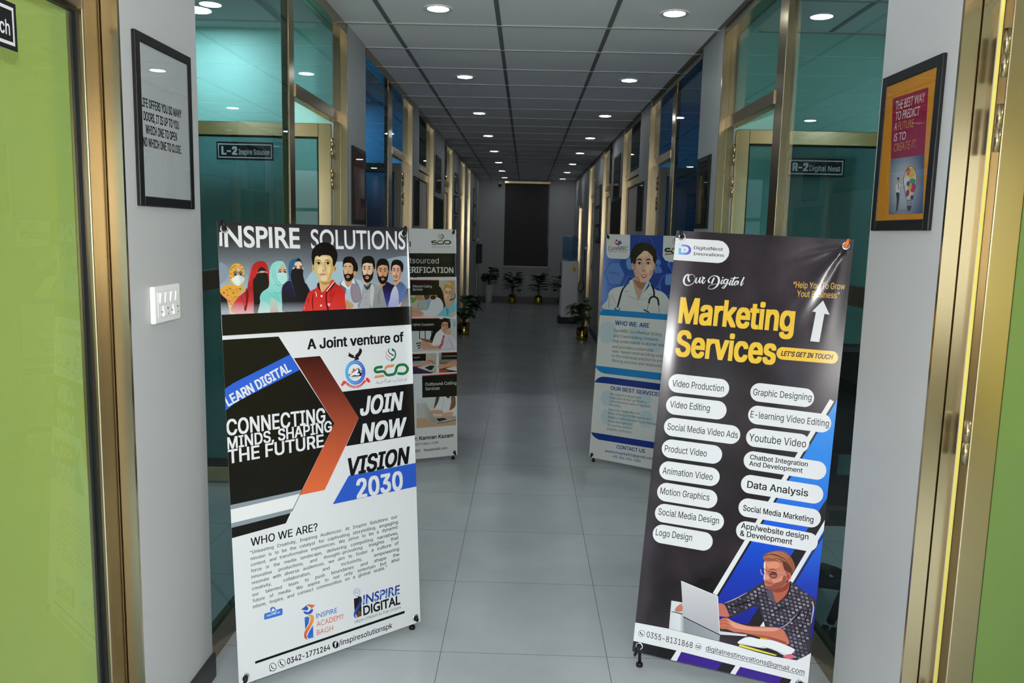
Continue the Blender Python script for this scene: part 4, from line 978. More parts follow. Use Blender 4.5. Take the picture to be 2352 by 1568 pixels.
    p.P(WH, [(1655, 762), (1718, 900), (1668, 893), (1645, 1020), (1618, 1167), (1530, 1158), (1562, 1000), (1585, 876), (1550, 868)])
    p.pill(YE, 1262, 1276, 1740, 1316, 61); p.T('LET\'S GET IN TOUCH', 1243, 1298, 1752, 1337, 46, '2A2022', 0.03, 0.25)
    # service pills
    p.photo(1460, 840, 500/1782)
    for (x0, y0, x1, y1), rows in (((345, 143, 690, 182), [('Video Production', 298, 166, 720, 212, 53)]), ((325, 323, 668, 362), [('Video Editing', 280, 338, 605, 372, 53)]), ((308, 500, 780, 562), [('Social Media Video Ads', 258, 520, 835, 593, 53)]),
            ((290, 678, 632, 724), [('Product Video', 236, 700, 580, 743, 53)]), ((270, 857, 612, 907), [('Animation Video', 219, 880, 628, 936, 53)]), ((252, 1033, 593, 1088), [('Motion Graphics', 200, 1046, 602, 1103, 53)]), ((234, 1205, 647, 1272), [('Social Media Design', 184, 1216, 680, 1294, 53)]), ((216, 1375, 555, 1435), [('Logo Design', 163, 1384, 460, 1432, 53)]),
            ((1015, 217, 1385, 260), [('Graphic Designing', 960, 238, 1438, 284, 53)]), ((997, 402, 1525, 468), [('E-learning Video Editing', 939, 420, 1580, 498, 53)]), ((980, 587, 1345, 632), [('Youtube Video', 926, 612, 1393, 668, 60)]),
            ((960, 775, 1485, 855), [('Chatbot Integration', 935, 762, 1408, 824, 38), ('And Development', 928, 814, 1365, 876, 38)]), ((938, 968, 1460, 1050), [('Data Analysis', 911, 995, 1410, 1069, 56)]), ((918, 1160, 1440, 1245), [('Social Media Marketing', 878, 1182, 1454, 1282, 46)]), ((898, 1347, 1415, 1440), [('App/website design', 862, 1326, 1413, 1421, 44), ('& Development', 853, 1388, 1280, 1463, 44)])):
        p.pill(WH, x0, y0, x1, y1, 76)
        bo = 0.014 if rows[0][0][:4] in ('Chat', 'Data', 'App/') or rows[0][0] == 'Social Media Marketing' else 0.004
        for t, a, b, c, d, cap in rows: p.T(t, a, b, c, d, cap, '221C1E', bo)
    # man at the laptop
    p.photo(1430, 1220, 500/2253)
    p.P(('h', [(480, 'D8DEE4'), (590, 'E2E6EA'), (640, '8E949C'), (1000, 'A2A6AC')]), [(505, 715), (620, 735), (640, 870), (1010, 1055), (1000, 1135), (480, 1005)])
    p.S('C87868', [(540, 810), (570, 770), (605, 752), (625, 800), (600, 830), (555, 830)]); p.P('2A2A30', [(500, 822), (620, 850), (615, 860), (510, 832)])
    p.P('20202A', [(1440, 930), (1500, 900), (1560, 1000), (1480, 1060)]); p.P(WH, [(1420, 985), (1460, 930), (1475, 990)])
    shirt = spline([(1480, 515), (1400, 550), (1290, 625), (1150, 700), (1045, 745), (1090, 820), (1115, 888), (1250, 830), (1392, 772), (1440, 880), (1475, 950), (1530, 985), (1640, 985), (1700, 1100), (1730, 1200), (1760, 1310), (1840, 1328), (1925, 1290), (1945, 1060), (1975, 850), (1996, 710), (1900, 640), (1740, 518), (1600, 560)], 4)
    p.P(('v', [(500, '3A3542'), (800, '2C2733'), (1300, '383342')]), shirt)
    rnd = random.Random(4)
    for j in range(-4, 34):
        for i in range(-6, 34):
            x = 1040 + i*46 + j*9; y = 500 + j*40 + i*12
            if inside((x, y), shirt) and inside((x+24, y+10), shirt) and inside((x-22, y-10), shirt):
                q = rnd.uniform(-3, 3); p.P(rnd.choice(('6E6676', '9C94A2', '7A7280', '8E8692', '5A5262', '4A4452')), [(x-15+q, y-13), (x+13, y-9+q), (x+17-q, y+13), (x-11, y+10-q)])
                if rnd.random() < .7: p.L(rnd.choice(('16131C', '201C2A', '2A2440')), 5, [(x-24, y+14), (x+24, y+26)], smooth=False); p.L(rnd.choice(('1A1622', '2A2638')), 5, [(x+19, y-18), (x+26, y+20)], smooth=False)
    for w, pts in ((26, [(1500, 560), (1560, 640), (1590, 740)]), (18, [(1540, 850), (1640, 790), (1740, 760)]), (26, [(1860, 800), (1780, 900), (1640, 980)]), (14, [(1400, 600), (1395, 700), (1400, 770)]), (20, [(1110, 780), (1200, 760), (1390, 700)]), (16, [(1940, 740), (1900, 900), (1800, 1080)])): p.L('17131B', [w*.4, w, w*.4], pts)
    p.L('D8D2DC', [6, 12, 6], [(1965, 720), (1975, 800), (1950, 950)]); p.L('C8C2CC', [4, 9, 4], [(1620, 1000), (1700, 960), (1800, 860)]); p.L('BFB6C2', [3, 10, 3], [(1050, 742), (1160, 700), (1290, 630)])
    # neck, head
    p.photo(1720, 1250, 180/1411)
    p.S('B5604A', [(420, 780), (560, 760), (730, 660), (740, 760), (690, 900), (580, 990), (500, 1050), (440, 900)]); p.S('8E3E30', [(430, 800), (600, 770), (720, 680), (690, 800), (560, 860), (450, 850)])
    p.S('1C1620', [(740, 660), (760, 700), (720, 880), (600, 1000), (500, 1060), (640, 940), (710, 820)]); p.S('5A5262', [(330, 820), (420, 830), (450, 950), (490, 1050), (400, 1000), (340, 900)])
    p.S('CE7C62', [(272, 330), (310, 290), (480, 285), (620, 310), (660, 450), (690, 600), (660, 690), (600, 750), (480, 800), (370, 808), (310, 780), (288, 720), (278, 640), (262, 600), (280, 520), (268, 420)])
    p.S('F0D8C8', [(272, 330), (300, 310), (300, 420), (300, 520), (285, 640), (275, 640), (265, 590), (282, 520), (268, 420)]); p.S('DE9478', [(330, 330), (500, 310), (560, 380), (480, 430), (340, 410)])
    p.S('8F5242', [(290, 735), (330, 740), (400, 745), (470, 690), (560, 640), (640, 560), (680, 600), (650, 700), (590, 755), (480, 802), (370, 810), (310, 782)]); p.S('B06A58', [(330, 720), (420, 730), (470, 690), (420, 660), (340, 680)])
    p.S('DC9078', [(420, 620), (520, 620), (600, 560), (600, 640), (520, 680), (440, 690)])
    p.S('C2605A', [(290, 660), (330, 650), (400, 690), (420, 705), (370, 715), (310, 700)]); p.L('7A3030', 8, [(300, 680), (350, 690), (415, 704)])
    p.S('E0A088', [(300, 560), (330, 540), (370, 600), (360, 640), (310, 640), (285, 610)]); p.L('A85A48', 8, [(300, 630), (340, 645), (380, 620)])
    p.E('C46450', 715, 572, 48, 78, 0.15); p.E('9A4436', 708, 575, 22, 46, 0.15)
    p.S('96593E', [(252, 230), (290, 180), (380, 130), (520, 108), (650, 130), (740, 200), (800, 300), (832, 400), (815, 470), (770, 520), (740, 495), (690, 480), (640, 440), (610, 340), (480, 300), (350, 300), (285, 285)])
    p.S('5E3222', [(610, 320), (680, 320), (760, 420), (770, 510), (690, 490), (640, 450)])
    for pts in ([(270, 250), (380, 200), (560, 250), (660, 300)], [(330, 170), (480, 150), (640, 220), (720, 300)], [(450, 130), (600, 150), (720, 240)], [(280, 220), (400, 230), (560, 290)]): p.L('C48A64', [3, 16, 12, 3][:len(pts)], pts)
    for pts in ([(300, 200), (440, 180), (600, 240), (700, 310)], [(420, 260), (560, 260), (650, 320)], [(700, 360), (760, 420), (790, 480)]): p.L('5A3020', [3, 13, 9, 3][:len(pts)], pts)
    p.E('8A4A4C', 440, 545, 68, 58); p.E('6A2E36', 440, 545, 55, 46); p.S('A8605A', [(385, 560), (440, 540), (490, 560), (440, 590)])
    p.L('2E2430', 12, [(340, 480), (420, 490), (505, 515)]); p.L('3A3040', 10, [(505, 515), (500, 580), (450, 605), (390, 580), (360, 500)]); p.L('A8A0B0', 10, [(505, 520), (600, 500), (700, 490)]); p.L('2E2430', 12, [(210, 435), (280, 440), (330, 480)]); p.L('D0CCD8', 10, [(212, 440), (225, 520), (265, 550)])
    p.L('5A3428', [6, 18, 8], [(360, 455), (430, 445), (500, 465)])
    # arms, laptop, papers
    p.photo(1430, 1220, 500/2253)
    p.S('C27060', [(985, 752), (1050, 755), (1090, 830), (1100, 880), (1020, 878), (985, 860)])
    p.S('C8745C', [(1005, 915), (1080, 893), (1150, 930), (1300, 975), (1500, 985), (1640, 1000), (1700, 1080), (1722, 1160), (1640, 1160), (1450, 1100), (1260, 1050), (1160, 1040), (1080, 1010), (1010, 1000)])
    p.S('E2A088', [(1080, 905), (1180, 950), (1350, 990), (1600, 1000), (1560, 1030), (1300, 1020), (1150, 990)]); p.S('98483A', [(1300, 1060), (1500, 1100), (1640, 1160), (1700, 1150), (1600, 1110), (1450, 1075)])
    for pts in ([(1010, 930), (1060, 915), (1120, 940)], [(1005, 960), (1060, 950), (1110, 975)], [(1010, 1000), (1060, 985), (1100, 1000)]): p.L('A85844', [5, 8, 5], pts)
    p.P(('v', [(510, 'DAD8DC'), (800, 'C4C2C8'), (1060, 'B2B0B8')]), [(606, 512), (960, 655), (985, 672), (1006, 1060), (990, 1062), (628, 874)]); p.L('F0F0F2', 7, [(606, 512), (985, 670), (1005, 1058)], smooth=False); p.L('1C1A22', 9, [(632, 882), (1000, 1066), (1140, 1078)], smooth=False)
    p.P('DCDCE2', [(1008, 1030), (1130, 1045), (1290, 1066), (1280, 1082), (1010, 1066)]); p.P('2A2830', [(1030, 1075), (1120, 1110), (1110, 1118), (1035, 1090)])
    p.S('F1F2F6', [(1190, 1150), (1290, 1090), (1420, 1112), (1570, 1130), (1760, 1205), (1775, 1240), (1690, 1285), (1540, 1210), (1440, 1205), (1300, 1180)]); p.P('E6D84A', [(1420, 1098), (1500, 1112), (1490, 1124), (1425, 1112)]); p.P('E8DC50', [(1215, 1165), (1440, 1230), (1600, 1275), (1580, 1284), (1420, 1245), (1200, 1185)]); p.S('D86A80', [(1660, 1290), (1740, 1265), (1780, 1300), (1720, 1318)]); p.L('B8B4C4', 6, [(1210, 1158), (1420, 1200), (1480, 1195), (1700, 1275)])
    # contact band
    p.P(WH, [(60, 926), (470, 1003), (980, 1132), (1180, 1184), (1400, 1250), (1560, 1290), (1800, 1332), (1890, 1290), (2010, 1220), (2010, 1600), (1750, 1530), (1170, 1385), (560, 1230), (60, 1118)])
    p.T('0355-8131868', 248, 1090, 724, 1206, 60, '2A2426', 0.004); p.T('digitalnestinovations@gmail.com', 862, 1226, 1880, 1480, 50, '2A2426', 0.004); p.L('2A2426', 5, [(858, 1238), (1880, 1492)], smooth=False)
    p.E('2A2426', 198, 1053, 33, 34); p.E(WH, 198, 1053, 29, 30); p.L('2A2426', [13, 8, 13], [(186, 1038), (192, 1060), (212, 1068)]); p.E('2A2426', 784, 1190, 34, 36); p.E(WH, 784, 1190, 31, 33)
    p.P('2A2426', [(762, 1172), (808, 1182), (806, 1210), (760, 1200)]); p.P(WH, [(768, 1178), (802, 1186), (784, 1196)]); p.P(WH, [(764, 1180), (781, 1196), (764, 1196)]); p.P(WH, [(804, 1190), (788, 1198), (803, 1206)])
    p.P('17131A', [(60, 1124), (560, 1232), (490, 1350), (40, 1260)])
    p.P('3A1E8A', [(608, 1246), (1032, 1352), (958, 1460), (540, 1356)]); p.P('201A1E', [(1032, 1352), (1172, 1387), (1100, 1500), (958, 1460)]); p.P('3A1E8A', [(1214, 1398), (1652, 1508), (1600, 1620), (1130, 1512)]); p.P('201A1E', [(1652, 1508), (1748, 1532), (1700, 1640), (1600, 1600)]); p.P('2A6AD8', [(1800, 1550), (1990, 1596), (1990, 1660), (1770, 1640)])
    p.P(WH, [(560, 1228), (610, 1240), (548, 1362), (486, 1344)]); p.P(WH, [(1170, 1384), (1218, 1396), (1142, 1520), (1092, 1500)]); p.P(WH, [(1748, 1528), (1800, 1540), (1740, 1650), (1690, 1640)])
art_banner_2(B2)
def bend2(a, b):
    w, h = B2.w, B2.h
    t = max(0.0, (a - 0.012)/0.10); n = -0.16*a + 0.28*0.10*((t**3 - t**4/2) if t < 1 else t - 0.5)     # the left strip leans the other way than the rest
    # creases pulled from the upper right eyelet
    dx, dy = a - (w - 0.022), b - (h - 0.022)
    for ang, amp, wid, ln in ((232, 0.0044, 0.017, 0.44), (242, 0.0030, 0.015, 0.42), (200, 0.0022, 0.022, 0.30), (262, 0.0016, 0.016, 0.42)):
        ux, uy = math.cos(math.radians(ang)), math.sin(math.radians(ang))
        along = dx*ux + dy*uy; across = -dx*uy + dy*ux
        if along > 0:
            ww = wid*(0.40 + along/0.2); n += amp*math.exp(-(across/ww)**2)*smoothstep(0, 0.03, along)*(1 - smoothstep(0.10, ln, along))
    n += 0.003*math.sin(a/w*PI*3 + 0.6)*math.sin(b/h*PI)
    return n
banner(B2, 'x_banner_stand', 'dark front right banner headed Our Digital Marketing Services above a man with a laptop', bend2, '1C181C', [(MAT['black'], 0.026), (material('orange_cord', (0.75, 0.18, 0.03), 0.5), 0.022), (MAT['black'], 0.036), (MAT['black'], 0.03)],
       cuts=(frange(0, 0.14, 7) + frange(0.16, B2.w, 50), frange(0, B2.h-0.4, 10) + frange(B2.h-0.38, B2.h, 46)))
# ------------------------------------------------------------------ banner 3: call-centre banner, rear left
B3 = banner_frame(-0.9575, 4.9691, 0.0325, 0.4626, 0.0609, -0.0028, 0.6, 1.4909)
def flat_sco(p, k, x0, y0, w):
    s = w/1050
    fr = p.frame
    sco_logo(p, lambda q: fr((x0 + (q[0]-1155)*s, y0 + (q[1] + (q[0]-1155)*0.06 - 640)*s*k)), dark=True)
def art_banner_3(p):
    BK, WH = '1A1919', 'E4E6E8'
    p.photo(920, 510, 150/811)
    flat_sco(p, 0.66, 380, 224, 248); p.T('Add Value to Life', 387, 318, 614, 318, 24, '7FA2BC', 0, 0.3)
    p.P('16130F', [(113, 236), (125, 236), (125, 305), (113, 305)])
    p.P(BK, [(-700, 382), (820, 388), (820, 678), (-700, 690)])
    for x, y, r in ((250, 420, 60), (560, 460, 70), (180, 640, 80), (620, 620, 60), (400, 540, 70)): p.E('232222', x, y, r, r*.6)
    p.T('Outsourced', -8, 508, 475, 513, 70, 'D4D4D6', 0.0); p.T('VERIFICATION', 20, 626, 656, 630, 70, 'DCDCDE', 0.02)
    # inbound calls picture
    p.P(('h', [(-300, 'B8B4A4'), (450, 'C8C0AC'), (690, 'B4A690')]), [(-400, 745), (120, 722), (684, 722), (684, 1160), (-400, 1200)])
    for x, y in ((140, 945), (175, 960), (150, 985), (195, 940), (130, 975)): p.E('7C9A4A', x, y, 24, 18)
    p.S('17120F', [(480, 800), (520, 860), (540, 960), (560, 1080), (500, 1140), (420, 1160), (470, 1000), (440, 880)])
    p.S('9AA4A4', [(230, 960), (300, 940), (335, 1000), (330, 1090), (210, 1100)]); 
    for k in range(5): p.L('D8DCD8', 7, [(225, 985 + k*22), (270, 975 + k*22), (330, 990 + k*22)])
    p.S('8EB2D8', [(330, 980), (380, 950), (400, 1000), (360, 1060), (330, 1030)]); p.S('C08E72', [(190, 905), (260, 905), (280, 950), (230, 975)]); p.S('5A3A2A', [(290, 905), (360, 905), (350, 950), (310, 960)])
    p.S('DDE2E8', [(380, 970), (440, 930), (500, 960), (532, 1040), (500, 1120), (440, 1165), (290, 1165), (245, 1130), (260, 1090), (340, 1085)]); p.S('C48E70', [(365, 905), (450, 905), (440, 950), (400, 965), (372, 945)]); p.S('3A241A', [(370, 930), (400, 910), (440, 920), (420, 955), (385, 955)])
    p.S('D2A284', [(125, 1060), (180, 1065), (250, 1095), (290, 1140), (240, 1165), (125, 1165)]); p.L('A87458', 6, [(130, 1110), (200, 1110), (250, 1130)])
    p.P(BK, [(-400, 745), (120, 722), (478, 724), (478, 905), (120, 908), (-400, 930)]); p.P('B03028', [(-400, 738), (120, 714), (478, 717), (478, 725), (120, 722), (-400, 746)])
    p.T('Inbound Calling', 150, 808, 388, 812, 30, 'D8D8D8', 0.004); p.T('Services', 150, 850, 273, 848, 30, 'D8D8D8', 0.004)
    p.S('7CC6D6', [(500, 1110), (560, 1040), (620, 1020), (683, 975), (683, 1160), (478, 1160)]); p.S('E2B49A', [(620, 1140), (683, 1110), (683, 1160), (610, 1160)]); p.P('4AA0B8', [(560, 1050), (600, 1090), (590, 1160), (575, 1160)])
    p.S('D8AC90', [(560, 990), (630, 980), (620, 1040), (580, 1060)])
    p.head(590, 895, 52, 100, 'E4B79C', hair='C49A5C', turn=-0.15, smile=1.2, lips='B04A48', hairline=0.72); p.E('CBA25E', 622, 755, 36, 28); p.E('D8B878', 600, 765, 30, 18)
    p.L('1A1818', 10, [(672, 880), (676, 930), (640, 965)]); p.E('1A1818', 625, 962, 14, 9)
    # compliance picture
    p.P(('h', [(-300, 'B4C2C4'), (400, 'D2D8DA'), (690, 'C2C6CC')]), [(-400, 1220), (125, 1200), (690, 1200), (705, 1660), (-400, 1720)])
    for x in (230, 300, 380): p.P('3A3A3E', [(x, 1350), (x+12, 1350), (x+12, 1450), (x, 1450)])
    p.P('5A4E4C', [(590, 1195), (615, 1195), (618, 1300), (595, 1300)]); p.P('8AAAC4', [(662, 1230), (680, 1230), (682, 1300), (664, 1300)])
    p.S('141012', [(480, 1200), (520, 1220), (520, 1300), (480, 1340), (440, 1380), (380, 1330), (420, 1230)]); p.S('1C181A', [(400, 1360), (450, 1380), (420, 1480), (360, 1490)])
    p.S('ECEAEA', [(440, 1380), (500, 1345), (540, 1400), (520, 1500), (400, 1530), (400, 1480)]); p.S('C89A80', [(260, 1480), (330, 1490), (420, 1540), (480, 1530), (440, 1600), (300, 1590), (240, 1530)]); p.S('8A5A44', [(240, 1445), (320, 1450), (400, 1480), (330, 1490)])
    for k in range(5): p.P('3A4448', [(190 + k*12, 1500 + k*28), (245, 1490 + k*28), (250, 1505 + k*28), (195 + k*12, 1516 + k*28)])
    p.S('D9D2DE', [(540, 1420), (580, 1390), (650, 1420), (700, 1520), (705, 1650), (440, 1665), (480, 1560), (520, 1480)]); p.L('A8A0B4', 8, [(600, 1440), (650, 1560), (640, 1640)])
    p.P('B03A54', [(530, 1400), (548, 1410), (525, 1520), (470, 1610), (455, 1590), (500, 1500)]); 
    for k in range(5): p.L('E8D4DA', 6, [(522 - k*13, 1440 + k*30), (540 - k*14, 1452 + k*30)], smooth=False)
    p.head(553, 1295, 46, 82, 'D0957A', hair='17110F', turn=-0.2, smile=1.3, lips='A84A44', beard=None); p.E('17151A', 606, 1275, 16, 46); p.S('DBA58C', [(570, 1345), (610, 1330), (625, 1380), (590, 1400), (565, 1385)])
    p.P(BK, [(-400, 1222), (128, 1202), (482, 1198), (482, 1348), (135, 1352), (-400, 1380)]); p.P('B03028', [(-400, 1214), (128, 1194), (482, 1190), (482, 1198), (128, 1203), (-400, 1222)]); p.T('HIPAA Complient', 153, 1288, 416, 1282, 28, 'D8D8D8', 0.004)
    p.photo(920, 780, 150/840)
    p.P('C8C8CC', [(150, 130), (722, 110), (722, 128), (150, 152)])
    p.P(WH, [(100, 156), (730, 132), (730, 168), (100, 186)])
    # two small pictures
    p.P(('h', [(150, '7A8EA0'), (300, 'C0B6A8'), (460, 'B8B4A8')]), [(-300, 205), (150, 182), (460, 172), (460, 428), (-300, 462)]); p.P('3E2A48', [(-200, 340), (250, 325), (420, 415), (400, 432), (-200, 455)])
    p.P('C6C8CA', [(210, 355), (320, 330), (450, 310), (460, 330), (405, 415), (380, 412)]); p.P('2A2A2E', [(310, 358), (380, 330), (440, 335), (400, 392), (370, 390)]); p.P('6EA4D0', [(150, 280), (270, 270), (250, 290), (150, 300)])
    p.S('CE9A80', [(-50, 300), (160, 300), (270, 295), (330, 265), (400, 255), (455, 290), (440, 310), (380, 300), (330, 325), (260, 340), (-50, 350)]); 
    for pts in ([(370, 280), (420, 285), (440, 325)], [(350, 270), (400, 270), (420, 320)]): p.L('9A6850', 6, pts)
    p.P(BK, [(-300, 212), (150, 188), (325, 182), (325, 270), (150, 274), (-300, 296)]); p.P('B03028', [(150, 182), (325, 176), (325, 183), (150, 189)]); p.T('l Support', 152, 240, 250, 232, 18, 'C8C8C8')
    p.P(('v', [(170, '9CACB0'), (300, '7A6A62'), (420, '2A2022')]), [(495, 168), (725, 158), (725, 412), (495, 424)]); p.P('C84A3A', [(495, 390), (580, 384), (640, 400), (500, 424)]); p.P('E0DCD4', [(580, 365), (720, 340), (725, 402), (620, 385)]); p.P('1C1A1C', [(600, 404), (700, 396), (725, 410), (620, 418)])
    p.S('D09A7C', [(490, 320), (580, 310), (650, 275), (710, 270), (725, 320), (690, 345), (600, 350), (500, 375)]); p.L('A06A50', 6, [(640, 300), (690, 290), (720, 310)])
    p.P(BK, [(526, 170), (725, 164), (725, 250), (526, 256)]); p.P('B03028', [(526, 163), (725, 157), (725, 164), (526, 171)]); p.T('Live Chat Support', 540, 220, 722, 213, 17, 'C8C8C8')
    # outbound picture
    p.P(('v', [(720, 'D2DCE2'), (960, 'D6D4CE'), (1130, 'C49E7C')]), [(205, 760), (712, 720), (712, 1098), (205, 1138)]); p.P('C6A684', [(205, 1010), (712, 970), (712, 1098), (205, 1138)])
    p.S('E8EAEC', [(470, 735), (712, 720), (712, 960), (640, 970), (560, 930), (480, 900), (430, 870), (450, 800)]); p.S('5E4634', [(460, 735), (500, 735), (470, 830), (430, 880), (440, 820)]); p.S('8A5E40', [(650, 725), (700, 722), (705, 850), (650, 900), (630, 900), (650, 800)]); p.E('141214', 612, 738, 22, 12); p.L('BFC4C8', 8, [(560, 760), (540, 860), (520, 920)])
    p.S('D8A488', [(385, 915), (520, 905), (545, 935), (520, 955), (410, 950)]); p.S('DEAA8E', [(540, 945), (620, 930), (680, 935), (670, 970), (640, 990), (600, 985), (585, 1005), (560, 985), (535, 975)])
    p.P('BFC2C2', [(205, 815), (310, 820), (350, 1000), (280, 1010), (205, 970)]); p.P(('h', [(225, 'D2CEC8'), (420, 'A8A096')]), [(225, 818), (320, 812), (345, 850), (475, 1065), (440, 1070), (360, 1045)]); p.P('3A3432', [(450, 1010), (570, 1005), (610, 1025), (490, 1060)]); p.P('B8B4B0', [(440, 1005), (580, 995), (720, 1015), (720, 1030), (480, 1070)]); p.P('2E2A2C', [(455, 1012), (560, 1004), (600, 1022), (492, 1052)]); p.L('1E1C1E', 7, [(475, 1072), (600, 1055), (712, 1028)])
    p.P(BK, [(277, 470), (725, 440), (725, 722), (280, 745)]); p.P('C03A24', [(277, 460), (725, 430), (725, 441), (277, 471)])
    p.T('Outbound Calling', 318, 592, 716, 572, 40, 'E0E0E0', 0.004); p.T('Services', 318, 650, 503, 640, 40, 'E0E0E0', 0.004)
    p.T('r: Kamran Kazam', 182, 1297, 680, 1249, 48, '1A1516', 0.024); p.T('READYTOBILL.COM', 136, 1368, 483, 1333, 28, '201A1C', 0.008); p.T('022', 190, 1449, 253, 1441, 32, '1A1516', 0.02); p.T('Readytobill.com', 302, 1434, 598, 1404, 30, '1A1516', 0.014)
art_banner_3(B3)
def bend3(a, b):
    w = B3.w; n = 0.0
    if a > w - 0.045: t = min(a, w) - (w - 0.045); n += 0.42*0.045*(t/0.045)**3/3*1.1*smoothstep(0.35, 0.9, b)
    return n + 0.003*math.sin(a/w*PI)
banner(B3, 'x_banner_stand', 'rear left banner reading Outsourced VERIFICATION, half behind the front left one', bend3, 'E2E4E6', BLK_KNOBS, cuts=(frange(0, B3.w-0.05, 5) + frange(B3.w-0.045, B3.w, 8), frange(0, B3.h, 10)))

# ------------------------------------------------------------------ banner 4: blue medical billing banner, rear right
B4 = banner_frame(0.4594, 5.2776, 0.0313, -0.5626, 0.0720, -0.0039, 0.6, 1.4859)
def art_banner_4(p):
    WH, NV, CY = 'DFE2E2', '1B3590', '1C88CE'
    p.photo(1340, 520, 240/1344)
    p.P(('h', [(200, '8AA4DC'), (330, '5E80CC'), (600, '1F429E'), (900, '1A3A96'), (1300, '1C46A6'), (1700, '2450B0')]), [(150, 60), (1700, 130), (1700, 1250), (150, 1140)])
    LN = '6E94DA'
    def hexa(cx, cy, r, fill=None, ln=None):
        pts = [(cx + r*math.cos(PI/3*k)*0.92, cy + r*math.sin(PI/3*k)*1.12) for k in range(6)]
        if fill: p.P(fill, pts)
        if ln: p.L(ln, 7, pts + pts[:1], smooth=False)
    hexa(405, 605, 145, '6488CE', '2E56AC'); hexa(1080, 760, 130, '1C3E9C', LN); hexa(870, 470, 140, None, '4A70C0'); hexa(640, 780, 145, None, LN); hexa(800, 250, 120, None, '3E66BC'); hexa(1230, 480, 150, '2450B0', LN); hexa(1330, 860, 150, None, LN); hexa(600, 480, 150, '26509E', None)
    p.S('6C96DA', [(560, 420), (600, 400), (640, 430), (640, 500), (600, 560), (560, 520), (550, 460)]); p.E('5A84CE', 962, 462, 30, 36); p.S('5A84CE', [(915, 590), (925, 530), (960, 500), (1000, 540), (1005, 595)])
    for x in (1075, 1105, 1130): p.S('6C96DA', [(x, 600), (x+24, 680), (x+16, 745), (x-16, 745), (x-24, 690)])
    for q in range(3): p.L('5A84CE', 7, [(1080, 470+q*22), (1120, 462+q*22)], smooth=False)
    p.L('5A84CE', 7, [(920, 800), (960, 770), (990, 800), (985, 750), (1005, 748)]); p.T('MEDICAL', 330, 606, 465, 622, 28, '2A4A94', 0.006); p.E('6A8CD4', 245, 985, 26, 40)
    # white tabs
    p.P(WH, [(296, 60), (606, 80), (602, 116), (598, 350), (585, 396), (545, 418), (350, 411), (312, 392), (297, 350)]); p.P(WH, [(1030, 100), (1400, 120), (1385, 480), (1100, 452), (1050, 432), (1020, 380)])
    p.S('B4302A', [(400, 182), (415, 205), (440, 218), (455, 175), (460, 200), (452, 225), (470, 240), (430, 238), (408, 215)]); p.E('B4302A', 428, 180, 13, 14); p.P('2E5CB0', [(458, 184), (480, 185), (480, 200), (493, 202), (492, 222), (478, 222), (476, 236), (458, 234), (458, 220), (445, 219), (446, 200), (458, 200)])
    p.T('CureMBC', 317, 303, 569, 306, 50, '241E1E', 0.004); p.T('Healthcare IT Company', 320, 328, 555, 333, 17, '4A4446')
    flat_sco(p, 0.9, 1043, 268, 300); p.T('Add Value to Life', 1045, 362, 1330, 366, 24, '7FA2BC', 0, 0.3)
    # doctor
    p.S('CFA08A', [(640, 660), (830, 640), (835, 720), (760, 900), (700, 940), (660, 860), (630, 760)]); p.S('A8745E', [(650, 690), (780, 720), (830, 690), (800, 780), (720, 800)])
    p.S('B4DCEE', [(625, 690), (660, 800), (700, 930), (640, 830), (590, 720)]); p.S('B4DCEE', [(832, 700), (838, 740), (780, 830), (720, 940), (780, 780)])
    p.P(('v', [(680, 'E2E4E2'), (1100, 'D4D8D6')]), spline([(628, 684), (560, 755), (400, 790), (330, 850), (310, 940), (295, 1070), (1115, 1135), (1115, 980), (1060, 880), (1000, 835), (910, 800), (838, 695), (850, 760), (770, 860), (708, 945), (660, 850)], 5))
    for w, pts in ((7, [(520, 835), (590, 830)]), (8, [(570, 890), (640, 920), (705, 945)]), (7, [(830, 870), (890, 880)]), (8, [(360, 880), (420, 990)]), (6, [(720, 945), (770, 930), (830, 920)]), (10, [(320, 870), (330, 950), (325, 1050)])): p.L('A4AAAA', w, pts)
    p.S('241614', [(632, 460), (640, 370), (690, 280), (780, 228), (870, 240), (930, 310), (942, 420), (915, 470), (900, 520), (650, 520)])
    p.head(772, 495, 140, 222, 'E8BCA6', hair='1E1312', turn=0.12, smile=0.8, lips='B83A48', hairline=0.74, sides=0.25, ears=True, brow='241412')
    p.S('1E1312', [(640, 470), (632, 400), (690, 280), (790, 226), (880, 245), (935, 320), (940, 430), (915, 440), (900, 400), (850, 340), (795, 305), (740, 350), (690, 400), (670, 480)]); p.S('E0AC9C', [(660, 560), (720, 560), (720, 620), (680, 640)]); p.S('E0AC9C', [(850, 570), (895, 560), (890, 620), (860, 640)]); p.E('F0E8DC', 640, 528, 8, 8)
    p.L('1A1E2C', [16, 22, 24, 24, 18], [(550, 755), (505, 810), (475, 900), (455, 980), (437, 1038)]); p.E('5A5E62', 436, 1060, 38, 22); p.E('D8DADC', 440, 1056, 22, 13)
    p.L('1A1E2C', [18, 24, 24], [(870, 745), (905, 820), (910, 900)]); p.L('1A1E2C', [24, 24, 22], [(905, 898), (858, 925), (843, 990)]); p.L('1A1E2C', [24, 24, 22], [(905, 898), (955, 930), (970, 1015)]); p.L('8A8E92', 10, [(838, 985), (820, 1080)], smooth=False); p.L('8A8E92', 10, [(970, 1010), (978, 1110)], smooth=False); p.L('4A4E54', 20, [(775, 1068), (850, 1108)], smooth=False)
    # bands and copy
    p.P(WH, [(150, 1100), (230, 1130), (1700, 1240), (1700, 1800), (100, 1800)])
    p.P(CY, [(190, 1138), (206, 1125), (222, 1098), (245, 1078), (292, 1064), (500, 1082), (1115, 1130), (1700, 1178), (1700, 1254), (1100, 1206), (500, 1158)])
    p.photo(1340, 800, 240/1298)
    p.P(WH, [(0, 300), (1600, 420), (1600, 1700), (0, 1500)])
    pale = 'C6D8E0'
